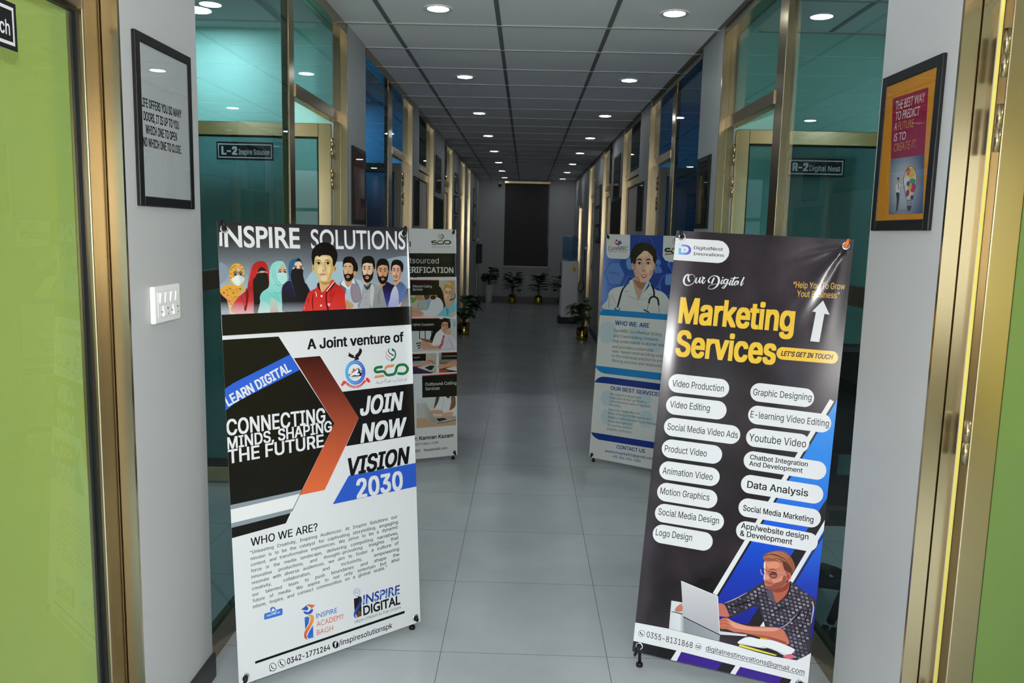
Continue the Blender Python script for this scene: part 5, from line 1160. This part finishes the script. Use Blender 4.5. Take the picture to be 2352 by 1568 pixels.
    for cx, cy, r, fr in ((300, -200, 130, 'I'), (690, -180, 130, 'I'), (300, 620, 95, ''), (760, 640, 100, ''), (560, 880, 100, ''), (780, 880, 105, ''), (880, -60, 110, 'I'), (300, 850, 90, '')):
        p.P(pale, [(cx + r*math.cos(PI/3*k), cy + r*1.15*math.sin(PI/3*k)) for k in range(6)])
    p.P(CY, [(146, 210), (1600, 380), (1600, 474), (260, 310), (215, 294), (180, 268), (158, 240)]); p.P(NV, [(136, 420), (160, 388), (190, 362), (235, 350), (290, 353), (1600, 520), (1600, 606), (300, 436)]); p.P(NV, [(95, 1038), (1600, 1278), (1600, 1362), (190, 1132), (145, 1108), (115, 1078)])
    p.photo(1340, 520, 240/1344)
    p.T('WHO WE  ARE', 405, 1264, 846, 1302, 56, '23438E', 0.022)
    INK = '332E30'
    p.T('CureMBC is a Medical Billing', 388, 1352, 1002, 1407, 38, INK); p.T('and Credentialing company', 384, 1422, 962, 1472, 38, INK); p.T('that understands customer need', 380, 1488, 1062, 1548, 38, INK)
    p.photo(1340, 800, 240/1298)
    p.T('and provides customized', 360, -8, 865, 40, 36, INK)
    for t, a, b, c, d in (('web-based medical billing solutions', 357, 48, 1075, 122), ('to the individual practice to ensure', 355, 106, 1050, 182), ('lifelong success and relationship', 350, 164, 1000, 240)): p.T(t, a, b, c, d, 36, INK)
    p.T('OUR BEST SERVICES', 335, 512, 968, 598, 46, '23438E', 0.02)
    for t, a, b, c, d in (('We support independent', 330, 575, 712, 626), ('physicians & their sta ffwith a', 328, 620, 778, 682), ('comprehensive suite of solutions,', 324, 664, 842, 736), ('including', 321, 708, 455, 728), ('Electronic Health Records', 313, 768, 698, 822), ('Medical Billing And Reimbursement', 309, 814, 838, 892), ('Medical Coding Revenue Cycle Management', 305, 862, 985, 964), ('Denial Management', 302, 910, 602, 955), ('Account Receivables', 297, 960, 606, 1006), ('Eligibility Verification', 293, 1008, 596, 1056)): p.T(t, a, b, c, d, 27, INK)
    p.T('CONTACT US', 411, 1240, 763, 1298, 44, '23438E', 0.02); p.T('awaischughtai01@gmail.com', 267, 1283, 866, 1384, 30, '26458E', 0.012); p.T('+92-344-074-7455', 358, 1353, 709, 1416, 32, '26458E', 0.012)
art_banner_4(B4)
def bend4(a, b):
    t = max(0.0, 0.045 - max(a, 0.0)); return 0.30*0.045*(t/0.045)**3/3*1.1 + 0.003*math.sin(a/B4.w*PI)
banner(B4, 'x_banner_stand', 'rear right blue banner with a smiling doctor in a white coat', bend4, 'DFE2E2', BLK_KNOBS, cuts=(frange(0, 0.045, 8) + frange(0.06, B4.w, 6), frange(0, B4.h, 8)))
# ------------------------------------------------------------------ framed pictures on the walls
def wall_print(side, y0, y1, z0, z1, off):
    x = fx(side, -off)
    return Print((x, y0 if side < 0 else y1, z0), (0, 1 if side < 0 else -1, 0), (0, 0, 1), y1 - y0, z1 - z0)
def picture(side, y0, y1, z0, z1, label, art, fw=0.029, th=0.011, group=None, base='D8DADC', name='framed_poster', glazed=True):
    root = empty(name, (fx(side, 0), (y0+y1)/2, z0)); tag(root, label, 'picture', group)
    f = MB()
    for a, b, c, d in ((y0, y0+fw, z0, z1), (y1-fw, y1, z0, z1), (y0+fw, y1-fw, z0, z0+fw), (y0+fw, y1-fw, z1-fw, z1)): sbox(f, side, -th, 0, a, b, c, d, 0.002)
    rel(root, f.build('frame', MAT['black']))
    p = wall_print(side, y0+fw, y1-fw, z0+fw, z1-fw, 0.0085)
    if art: art(p)
    p.mesh('print', MAT['paper'], root, None, base)
    if glazed:
        g = MB(); sbox(g, side, -0.0102, -0.0094, y0+fw, y1-fw, z0+fw, z1-fw); rel(root, g.build('glass', MAT['clear']))
    return root
def art_doors(p):
    p.photo(290, 60, 160/570)
    for t, a, b, c, d in (('LIFE OFFERS YOU SO MANY', 121, 650, 452, 753), ('DOORS, IT IS UP TO YOU', 142, 766, 432, 846), ('WHICH ONE TO OPEN', 160, 876, 416, 940), ('AND WHICH ONE TO CLOSE.', 118, 972, 452, 1046)): p.T(t, a, b, c, d, 70, '131214', 0.03)
def art_future(p):
    p.photo(2000, 120, 190/693)
    MR, WH, GD = '9C1838', 'E6DCE0', 'C8913A'
    p.P(MR, [(192, 385), (478, 294), (484, 300), (450, 858), (168, 894), (184, 395)])
    for t, a, b, c, d, h, col in (('THE BEST WAY', 206, 486, 452, 412, 70, WH), ('TO PREDICT', 205, 572, 408, 524, 66, WH), ('A', 196, 656, 216, 651, 62, WH), ('FUTURE', 228, 651, 358, 624, 62, GD), ('IS TO', 193, 748, 292, 729, 62, WH), ('CREATE IT.', 190, 833, 380, 796, 62, GD)): p.T(t, a, b, c, d, h, col, 0.004, 0.08, face='B')
    def glow_(x, y):
        d = math.hypot((x-0.42)*1.1, (y-0.5)*0.95); return mixc('C6CCD4', '4A5A80', smoothstep(0.1, 0.75, d))
    p.grid(glow_, [(169, 896), (450, 858), (436, 1350), (150, 1358)], 14, 18)
    p.S('8E94A0', [(170, 1320), (230, 1318), (330, 1322), (300, 1335), (200, 1335)])
    p.S('F0D8B0', [(275, 1090), (290, 1000), (330, 955), (365, 975), (384, 1050), (380, 1120), (360, 1200), (340, 1230), (300, 1220), (292, 1150)])
    for c, x, y, rx, ry in (('E8B84A', 345, 1010, 28, 40), ('D86A3A', 315, 1000, 16, 34), ('F2EEF0', 298, 1080, 20, 36), ('4AA48C', 352, 1080, 26, 24), ('C83A5A', 355, 1135, 22, 40), ('E0C040', 330, 1130, 14, 26), ('7A4AA8', 315, 1100, 14, 22), ('3A5AB0', 346, 1215, 15, 20), ('A83A6A', 310, 1180, 14, 30), ('E8E0E4', 298, 1140, 10, 22)): p.E(c, x, y, rx, ry, 0.2, n=14)
    p.L('3A3444', 4, [(300, 1230), (278, 1110), (284, 1020), (330, 955), (372, 985), (386, 1070), (372, 1150), (345, 1240)])
    for y in (1240, 1262, 1284): p.L('8A8494', 12, [(300, y), (322, y+3), (346, y-2)])
    p.S('4A4450', [(305, 1290), (340, 1288), (330, 1325), (312, 1326)])
    p.S('ECECEE', [(210, 1120), (232, 1098), (255, 1110), (270, 1105), (268, 1115), (245, 1125), (240, 1180), (215, 1178), (212, 1140)]); p.S('C89880', [(225, 1055), (238, 1055), (240, 1080), (232, 1092), (224, 1080)]); p.S('2A2024', [(222, 1065), (226, 1048), (240, 1052), (236, 1062)]); p.P('9A2A30', [(231, 1102), (237, 1102), (236, 1150), (232, 1150)]); p.S('4A4446', [(214, 1178), (242, 1180), (240, 1230), (226, 1322), (214, 1322), (220, 1240)])
picture(-1, 2.128, 2.476, 1.556, 2.001, 'black framed white poster reading LIFE OFFERS YOU SO MANY DOORS on the left pillar', art_doors, fw=0.026, base='DDDFE3')
picture(1, 2.094, 2.438, 1.540, 1.976, 'black framed orange and maroon poster about predicting a future on the right pillar', art_future, base='DE9420')
def art_red(p):
    w, h = p.w, p.h; p.metres()
    p.P(('v', [(0, '6A2E1E'), (h*0.5, '8A4A34'), (h, '7A3626')]), [(0, 0), (w, 0), (w, h), (0, h)])
    for k in range(5): p.P('5A2418', [(w*0.12, h*(0.30+0.05*k)), (w*0.45, h*(0.30+0.05*k)), (w*0.45, h*(0.325+0.05*k)), (w*0.12, h*(0.325+0.05*k))])
    p.P('A86A4A', [(w*0.25, 0), (w*0.4, 0), (w*0.4, h*0.25), (w*0.25, h*0.25)]); p.P('4A1E16', [(w*0.6, h*0.1), (w*0.9, h*0.1), (w*0.9, h*0.8), (w*0.6, h*0.8)])
def art_dark(seed):
    def f(p):
        r = random.Random(seed); w, h = p.w, p.h; p.metres()
        p.P('141416', [(0, 0), (w, 0), (w, h), (0, h)])
        for k in range(6):
            y = h*(0.12 + 0.13*k); p.P(r.choice(('242226', '2E2824', '1E2228', '3A2E22')), [(w*0.15, y), (w*r.uniform(0.6, 0.88), y), (w*0.85, y + h*0.06), (w*0.15, y + h*0.06)])
    return f
def art_bulb(p):
    w, h = p.w, p.h; p.metres(); p.P('171A1C', [(0, 0), (w, 0), (w, h), (0, h)])
    p.E('3A3A36', w*.5, h*.55, w*.26, h*.24); p.P('6A4A28', [(w*.32, h*.42), (w*.68, h*.42), (w*.68, h*.66), (w*.32, h*.66)]); p.P('8A6A40', [(w*.36, h*.5), (w*.64, h*.5), (w*.64, h*.56), (w*.36, h*.56)]); p.P('4A4A48', [(w*.42, h*.24), (w*.58, h*.24), (w*.58, h*.34), (w*.42, h*.34)])
picture(-1, 4.745, 5.125, 1.535, 1.985, 'black framed reddish brown poster on the left pillar between mint and blue offices', art_red)
picture(1, 4.655, 4.992, 1.557, 1.972, 'black framed dark poster with a lamp shape on the right pillar before the blue office', art_bulb)
picture(-1, 7.345, 7.690, 1.55, 1.99, 'black framed dark poster on the left pillar just past the blue office', art_dark(2))
picture(1, 7.285, 7.650, 1.55, 1.985, 'black framed dark poster on the right pillar just past the blue office', art_dark(3))
picture(-1, 9.10, 9.62, 1.94, 2.34, 'small upper dark picture of the stacked pair on the left wall', art_dark(4), fw=0.025)
picture(-1, 8.99, 9.88, 1.505, 1.88, 'wide lower dark picture of the stacked pair on the left wall', art_dark(5), fw=0.03)
picture(1, 9.215, 9.800, 1.925, 2.415, 'tall upper dark picture of the stacked pair on the right wall', art_dark(6), fw=0.028)
picture(1, 9.02, 9.93, 1.50, 1.915, 'wide lower dark picture of the stacked pair on the right wall', art_dark(7), fw=0.03)
for k, (a, b, c, d) in enumerate(((11.50, 11.95, 2.045, 2.32), (11.46, 12.0, 1.75, 2.01), (11.50, 11.95, 1.43, 1.72))):
    picture(-1, a, b, c, d, '%s of three dark pictures stacked on the left wall behind the rear banner' % ('uppermost', 'middle', 'lowest')[k], art_dark(10+k), fw=0.022)
for k, (a, b, c, d) in enumerate(((11.45, 12.20, 1.90, 2.20), (11.41, 12.16, 1.635, 1.895), (11.38, 12.12, 1.39, 1.63))):
    picture(1, a, b, c, d, '%s of three dark pictures stacked on the right wall near the water dispenser' % ('uppermost', 'middle', 'lowest')[k], art_dark(14+k), fw=0.022)
for k, (a, b, c, d) in enumerate(((15.48, 16.20, 2.01, 2.32), (15.44, 16.30, 1.665, 1.985), (15.50, 16.26, 1.33, 1.645))):
    picture(-1, a, b, c, d, '%s of three dark pictures stacked on the left wall near the end' % ('uppermost', 'middle', 'lowest')[k], art_dark(18+k), fw=0.022)

# ------------------------------------------------------------------ name plates on the doors
def door_sign(o, r, w, h, big, small, label, tail_only=False):
    root = empty('door_sign', o); tag(root, label, 'sign')
    p = Print(o, r, (0, 0, 1), w, h); p.metres()
    p.P('E4E6EA', [(w*.025, h*.10), (w*.975, h*.10), (w*.975, h*.90), (w*.025, h*.90)]); p.P('0C0C14', [(w*.042, h*.17), (w*.958, h*.17), (w*.958, h*.83), (w*.042, h*.83)])
    if big:
        p.T(big, w*.085, h*.30, w*.365, h*.30, -h*.42, 'ECEEF2', 0.05)
        p.T(small, w*.385, h*.30, w*.93, h*.30, -h*.30, 'ECEEF2', 0.012)
    else: p.T(small, w*.07, h*.32, w*.885, h*.32, -h*.33, 'ECEEF2', 0.012)
    p.mesh('plate', MAT['paper'], root, None, '0B0B12', thick=0.004, back='C8CACE')
    return root
door_sign((-1.737, 4.579, 1.874), (1, 0, 0), 0.318, 0.098, 'L-2', 'Inspire Solution', 'black name plate L-2 Inspire Solution on the open mint office door')
door_sign((1.387, 4.434, 1.845), (1, 0, 0), 0.302, 0.094, 'R-2', 'Digital Nest', 'black name plate R-2 Digital Nest on the open mint office door')
door_sign((fx(-1, 0.058), 1.412, 1.860), (0, 1, 0), 0.336, 0.096, 'L-1', 'Inspire Tech', 'black name plate ending in ch on the lime office door at far left')

# ------------------------------------------------------------------ switch plate on the left pillar
root = empty('switch_plate', (XL, 2.26, 1.24)); tag(root, 'white wall plate with switches and sockets on the left grey pillar', 'switch')
rel(root, MB().box(XL, XL + 0.014, 2.178, 2.343, 1.237, 1.340, 0.004).build('plate', MAT['white']))
rel(root, MB().box(XL + 0.0142, XL + 0.0155, 2.196, 2.325, 1.252, 1.325, 0.001).build('inner_panel', material('switch_inner', (0.74, 0.75, 0.76), 0.35)))
for k in range(4):
    y = 2.205 + 0.031*k + (0.004 if k > 1 else 0)
    b = bmesh.new(); bmesh.ops.create_cube(b, size=1)
    m = MB(); m.add(b, Matrix.Translation((XL + 0.0165, y + 0.011, 1.307)) @ Matrix.Rotation(math.radians(7), 4, 'Y') @ Matrix.Diagonal((0.006, 0.022, 0.028, 1)))
    rel(root, m.build('rocker', MAT['white']))
dark = material('socket_hole', (0.05, 0.05, 0.05), 0.5)
for k in range(2):
    y = 2.215 + 0.064*k
    b = bmesh.new(); bmesh.ops.create_cube(b, size=1); m = MB(); m.add(b, Matrix.Translation((XL + 0.0165, y + 0.018, 1.270)) @ Matrix.Rotation(math.radians(-7), 4, 'Y') @ Matrix.Diagonal((0.006, 0.022, 0.028, 1)))
    rel(root, m.build('rocker', MAT['white']))
    for dy, dz in ((0.040, 0.004), (0.040, -0.012), (0.003, -0.004)):
        m = MB(); m.lathe([(0.0026, 0), (0.0026, 0.0012)], (XL + 0.0156, y + dy, 1.272 + dz), 10, axis='x'); rel(root, m.build('socket_hole', dark))

# ------------------------------------------------------------------ end wall: blind, camera, sockets, box
root = empty('roller_blind', (0.0, END_Y, 0.76)); tag(root, 'dark grey roller blind pulled down over the end window', 'blind')
rel(root, MB().box(-0.49, 0.50, END_Y - 0.06, END_Y - 0.012, 2.545, 2.60, 0.006).build('headrail', MAT['gold']))
blind = MB()
for i in range(24):
    z0, z1 = 0.79 + (2.545-0.79)*i/24, 0.79 + (2.545-0.79)*(i+1)/24
    blind.box(-0.475, 0.485, END_Y - 0.037, END_Y - 0.0355, z0, z1)
rel(root, blind.build('fabric', material('blind_fabric', (0.052, 0.050, 0.048), 0.8, noise_amt=0.2, noise_scale=150)))
rel(root, MB().box(-0.485, 0.495, END_Y - 0.044, END_Y - 0.029, 0.765, 0.792, 0.003).build('bottom_bar', material('blind_bar', (0.55, 0.56, 0.58), 0.4)))
ch = MB(); ch.tube([(0.478, END_Y - 0.05, 2.55), (0.480, END_Y - 0.05, 1.25), (0.465, END_Y - 0.05, 1.20), (0.455, END_Y - 0.05, 1.25), (0.458, END_Y - 0.05, 2.55)], 0.0022, 6); rel(root, ch.build('cord', MAT['white']))
f = MB()
for a, b, c, d in ((-0.50, -0.475, 0.74, 2.60), (0.485, 0.51, 0.74, 2.60), (-0.50, 0.51, 0.735, 0.76)): f.box(a, b, END_Y - 0.010, END_Y, c, d)
tag(f.build('window_20', MAT['panel']), 'window frame behind the blind on the end wall', 'window', kind='structure')
root = empty('dome_camera', (-0.585, END_Y, 2.50)); tag(root, 'small white security camera high on the end wall', 'camera')
m = MB(); m.lathe([(0.045, 0), (0.045, -0.012), (0.03, -0.03)], (-0.585, END_Y, 2.55), 20, axis='y'); rel(root, m.build('mount', MAT['white']))
m = MB(); m.lathe([(0.0001, -0.11), (0.02, -0.106), (0.034, -0.085), (0.036, -0.03), (0.03, -0.012)], (-0.585, END_Y, 2.505), 20, axis='y'); rel(root, m.build('body', MAT['white']))
m = MB(); m.lathe([(0.0001, -0.126), (0.018, -0.122), (0.028, -0.105), (0.0285, -0.10)], (-0.585, END_Y, 2.502), 20, axis='y'); rel(root, m.build('lens', MAT['black']))
root = empty('wall_cabinet', (XL, 16.9, 0.72)); tag(root, 'black wall mounted box with a white conduit at the end of the left wall', 'box')
rel(root, MB().box(XL, XL + 0.11, 16.72, 17.08, 0.86, 1.25, 0.008).build('case', MAT['black']))
rel(root, MB().box(XL + 0.11, XL + 0.113, 16.75, 17.05, 0.89, 1.22, 0.003).build('door', material('box_door', (0.03, 0.03, 0.032), 0.25)))
m = MB(); m.tube([(XL + 0.012, 16.86, 0.86), (XL + 0.012, 16.86, 0.09)], 0.010, 8); rel(root, m.build('conduit', MAT['white']))
m = MB(); m.box(XL, XL + 0.014, 16.80, 16.90, 1.30, 1.38, 0.003); m.box(XL + 0.014, XL + 0.05, 16.825, 16.875, 1.325, 1.36, 0.004); tag(m.build('wall_socket', MAT['white']), 'white socket with an adapter above the black wall box', 'socket')
# ------------------------------------------------------------------ water dispenser
DX0, DX1, DY0, DY1 = 0.617, 0.897, 13.68, 14.02
root = empty('water_dispenser', ((DX0+DX1)/2, (DY0+DY1)/2, 0)); tag(root, 'white water dispenser with a blue bottle on top by the right wall', 'water dispenser')
wp = material('dispenser_white', (0.72, 0.73, 0.74), 0.35); gp = material('dispenser_grey', (0.25, 0.26, 0.28), 0.4)
rel(root, MB().box(DX0 - 0.04, DX1 + 0.06, DY0 - 0.02, DY1 + 0.02, 0.0, 0.10, 0.012).build('base', MAT['black']))
rel(root, MB().box(DX0, DX1, DY0, DY1, 0.10, 1.05, 0.012).build('body', wp))
m = MB(); m.box(DX0 - 0.016, DX0, DY0 + 0.015, DY1 - 0.015, 0.13, 0.60, 0.005); rel(root, m.build('door', wp))
m = MB(); m.box(DX0 - 0.016, DX0, DY0 + 0.015, DY1 - 0.015, 0.82, 1.03, 0.005); cp_ = rel(root, m.build('control_panel', gp))
m = MB(); m.box(DX0 - 0.03, DX0, DY0 + 0.02, DY1 - 0.02, 0.615, 0.65, 0.004); rel(root, m.build('drip_tray', MAT['black']))
for k in range(2):
    y = DY0 + 0.11 + 0.12*k; m = MB(); m.tube([(DX0 + 0.002, y, 0.79), (DX0 - 0.035, y, 0.79), (DX0 - 0.042, y, 0.75)], 0.011, 8); m.box(DX0 - 0.05, DX0 - 0.02, y - 0.012, y + 0.012, 0.80, 0.815); m.build('tap', MAT['white'] if k else MAT['black'], cp_)
rel(root, MB().box(0.80, 0.855, DY0 - 0.002, DY0 + 0.001, 0.88, 0.96).build('sticker', material('yellow_sticker', (0.75, 0.58, 0.02), 0.5)))
bm_ = glass_material('bottle_plastic', (0.62, 0.80, 0.93), 0.05); R = 0.135; cx, cy = 0.757, 13.85
m = MB(); m.lathe([(0.035, 1.045), (0.06, 1.06), (R*.92, 1.10), (R, 1.13), (R, 1.17), (R*.965, 1.18), (R*.965, 1.20), (R, 1.21), (R, 1.25), (R*.965, 1.26), (R*.965, 1.28), (R, 1.29), (R, 1.35), (R*.965, 1.36), (R*.965, 1.38), (R, 1.39), (R, 1.43), (R*.93, 1.465), (R*.7, 1.475), (0.0001, 1.475)], (cx, cy, 0), 36); rel(root, m.build('bottle', bm_))
m = MB(); m.lathe([(0.033, 1.045), (0.057, 1.064), (R*.90, 1.105), (R*.955, 1.13), (R*.955, 1.18), (R*.94, 1.24), (0.0001, 1.241)], (cx, cy, 0), 36); rel(root, m.build('water', glass_material('water', (0.88, 0.95, 0.98), 0.0, 1.33)))
m = MB(); m.tube(spline([(1.022, 13.67, 1.27), (0.99, 13.66, 1.22), (0.985, 13.65, 1.0), (0.97, 13.64, 0.78), (0.985, 13.62, 0.64), (0.955, 13.62, 0.56), (0.90, 13.64, 0.58), (0.915, 13.63, 0.70), (0.975, 13.63, 0.72), (0.99, 13.64, 0.60), (0.93, 13.70, 0.52), (0.895, 13.8, 0.50)], 5, closed=False), 0.006, 8)
rel(root, m.build('power_cord', MAT['black']))
m = MB(); m.box(XR - 0.012, XR, 13.58, 13.72, 1.24, 1.36, 0.003); m.box(XR - 0.04, XR - 0.012, 13.63, 13.69, 1.255, 1.30, 0.004); tag(m.build('wall_socket', MAT['white']), 'white wall socket with a black plug above the dispenser cord', 'socket')
# ------------------------------------------------------------------ potted plants
leafm = material('leaf_green', (0.030, 0.085, 0.022), 0.35, noise_amt=0.35, noise_scale=9); stemm = material('stem_green', (0.05, 0.10, 0.03), 0.5); soil = material('potting_soil', (0.02, 0.015, 0.01), 0.9)
goldpot = material('brass_pot', (0.72, 0.50, 0.12), 0.12, metal=1); whitepot = material('white_pot', (0.62, 0.61, 0.60), 0.4)
def leaf_mesh(mb, base, tip_dir, length, width, droop, seg=7, fold=0.18):
    d = Vector(tip_dir).normalized(); side = d.cross(Vector((0, 0, 1))).normalized(); 
    if side.length < 0.1: side = Vector((1, 0, 0))
    p = Vector(base); rows = []
    for i in range(seg + 1):
        t = i/seg; w = width*math.sin(PI*min(1, t*0.97 + 0.03))**0.8*(1.15 - 0.35*t)/2
        dd = (d - Vector((0, 0, 1))*droop*t*t*1.6).normalized()
        up = side.cross(dd).normalized()
        rows.append((mb.bm.verts.new(p - side*w + up*w*fold), mb.bm.verts.new(p - up*0.001), mb.bm.verts.new(p + side*w + up*w*fold)))
        p = p + dd*length/seg
    for a, b in zip(rows, rows[1:]):
        for k in (0, 1):
            f = mb.bm.faces.new((a[k], a[k+1], b[k+1], b[k])); f.smooth = True
def plant(x, y, pot, r, ph, height, spread, n, label, seed, lw=0.08, ll=0.18, droop=0.5, stems=5, lim=None):
    rnd = random.Random(seed); root = empty('potted_plant', (x, y, 0)); tag(root, label, 'plant', 'potted plants along the corridor')
    m = MB()
    if pot == 'gold': m.lathe([(r*.97, 0), (r, 0.004), (r, ph), (r*.93, ph), (r*.92, ph-0.03)], (0, 0, 0), 32); m.build('pot', goldpot, root)
    else: m.lathe([(r*.66, 0), (r*.70, 0.006), (r, ph), (r*.92, ph), (r*.90, ph-0.03)], (0, 0, 0), 32); m.build('pot', whitepot, root)
    m = MB(); m.lathe([(r*.91, ph-0.03), (0.0001, ph-0.025)], (0, 0, 0), 20); m.build('soil', soil, root)
    st = MB(); tips = []
    for k in range(stems):
        a = 2*PI*k/stems + rnd.uniform(-.3, .3); lean = rnd.uniform(0.05, 0.25)*spread; h = height*rnd.uniform(0.62, 1.0)
        pts = [(0.02*math.cos(a), 0.02*math.sin(a), ph-0.03), (lean*.4*math.cos(a), lean*.4*math.sin(a), ph + (h-ph)*.5), (lean*math.cos(a), lean*math.sin(a), h*.9)]
        st.tube(pts, [0.007, 0.006, 0.004], 6); tips.append((pts, a))
    st.build('stems', stemm, root)
    made = 0; tries = 0
    while made < n:
        pts, a = tips[made % len(tips)]; t = 0.25 + 0.75*((made//len(tips))+rnd.random())/max(1, n/len(tips)); t = min(1, t)
        A, B = (Vector(pts[0]), Vector(pts[1])) if t < .5 else (Vector(pts[1]), Vector(pts[2])); q = (t*2) % 1 if t < 1 else 1
        base = A.lerp(B, q); an = a + rnd.uniform(-1.7, 1.7); el = rnd.uniform(0.05, 0.75) + 0.35*t
        d = Vector((math.cos(an)*math.cos(el), math.sin(an)*math.cos(el), math.sin(el))); l = ll*rnd.uniform(.75, 1.2)
        stalk = base + d*spread*rnd.uniform(0.12, 0.42)
        end = stalk + Vector((d.x, d.y, d.z*0.35)).normalized()*l*1.02; tries += 1
        if lim and tries < 4000 and not (lim[0] < x + end.x < lim[1] and y + end.y < lim[2] and lim[0] < x + stalk.x < lim[1]): continue
        lf = MB(); lf.tube([base, base.lerp(stalk, .6) + Vector((0, 0, .01)), stalk], 0.0025, 5, caps=False)
        leaf_mesh(lf, stalk, (d.x, d.y, d.z*0.35), l, lw*rnd.uniform(.8, 1.2), droop*rnd.uniform(.6, 1.4))
        lf.build('leaf', leafm, root); made += 1
    return root
plant(0.846, 11.62, 'gold', 0.084, 0.175, 0.60, 0.24, 34, 'potted plant in a brass pot on the right, nearest the blue banner', 11, 0.125, 0.20, 0.9, lim=(-9, 0.965, 99))
plant(-0.885, 11.86, 'gold', 0.084, 0.175, 0.60, 0.25, 40, 'potted plant in a brass pot on the left, beside the rear banner', 5, 0.125, 0.21, 1.2, lim=(-0.955, 9, 99))
plant(-0.775, 17.42, 'white', 0.105, 0.385, 0.90, 0.24, 38, 'taller potted plant in a tapered white pot in the left end corner', 7, 0.16, 0.20, 0.8, lim=(-0.95, -0.535, 17.56))
plant(-0.264, 17.40, 'gold', 0.084, 0.178, 0.68, 0.26, 40, 'potted plant in a brass pot under the left side of the blind', 21, 0.14, 0.20, 0.35, lim=(-0.525, 0.03, 17.55))
plant(0.296, 17.30, 'gold', 0.084, 0.178, 0.66, 0.25, 38, 'potted plant in a brass pot under the right side of the blind', 33, 0.14, 0.19, 0.35, lim=(0.04, 0.56, 17.55))
plant(0.80, 17.35, 'gold', 0.084, 0.178, 0.70, 0.26, 34, 'potted plant half hidden behind the water dispenser', 44, 0.14, 0.19, 0.5, lim=(-9, 0.96, 17.55))
# ------------------------------------------------------------------ office chair behind the right glass
cx, cy = 1.36, 3.16
root = empty('office_chair', (cx, cy, 0)); tag(root, 'black office chair on castors behind the right mint office glass', 'chair')
m = MB(); m.lathe([(0.028, 0.10), (0.028, 0.30), (0.02, 0.30), (0.02, 0.44)], (cx, cy, 0), 16); rel(root, m.build('gas_lift', MAT['black']))
for k in range(5):
    a = math.radians(235) + 2*PI*k/5; ux, uy = math.cos(a), math.sin(a)
    m = MB(); m.tube([(cx, cy, 0.12), (cx + ux*.15, cy + uy*.15, 0.11), (cx + ux*.29, cy + uy*.29, 0.075)], [0.03, 0.022, 0.016], 8); arm_ = rel(root, m.build('base_arm', MAT['black']))
    m = MB(); c = Vector((cx + ux*.30, cy + uy*.30, 0.03))
    for s_ in (-1, 1):
        b = bmesh.new(); bmesh.ops.create_cone(b, cap_ends=True, segments=18, radius1=0.029, radius2=0.029, depth=0.02)
        m.add(b, Matrix.Translation(c + Vector((-uy, ux, 0))*0.016*s_) @ Matrix.Rotation(a + PI/2, 4, 'Z') @ Matrix.Rotation(PI/2, 4, 'Y'))
    m.build('castor', MAT['black'], arm_)
m = MB(); m.box(cx - 0.24, cx + 0.24, cy - 0.24, cy + 0.24, 0.44, 0.52, 0.035); rel(root, m.build('seat', MAT['black']))
m = MB(); m.box(cx - 0.22, cx + 0.22, cy + 0.20, cy + 0.27, 0.60, 1.08, 0.03); m.tube([(cx, cy + 0.12, 0.45), (cx, cy + 0.28, 0.47), (cx, cy + 0.265, 0.70)], 0.02, 8); rel(root, m.build('backrest', MAT['black']))
for s_ in (-1, 1):
    m = MB(); m.tube([(cx + s_*.23, cy + 0.05, 0.47), (cx + s_*.29, cy + 0.05, 0.50), (cx + s_*.29, cy + 0.05, 0.68)], 0.014, 8); m.box(cx + s_*.29 - 0.03, cx + s_*.29 + 0.03, cy - 0.12, cy + 0.14, 0.68, 0.71, 0.01); rel(root, m.build('armrest', MAT['black']))
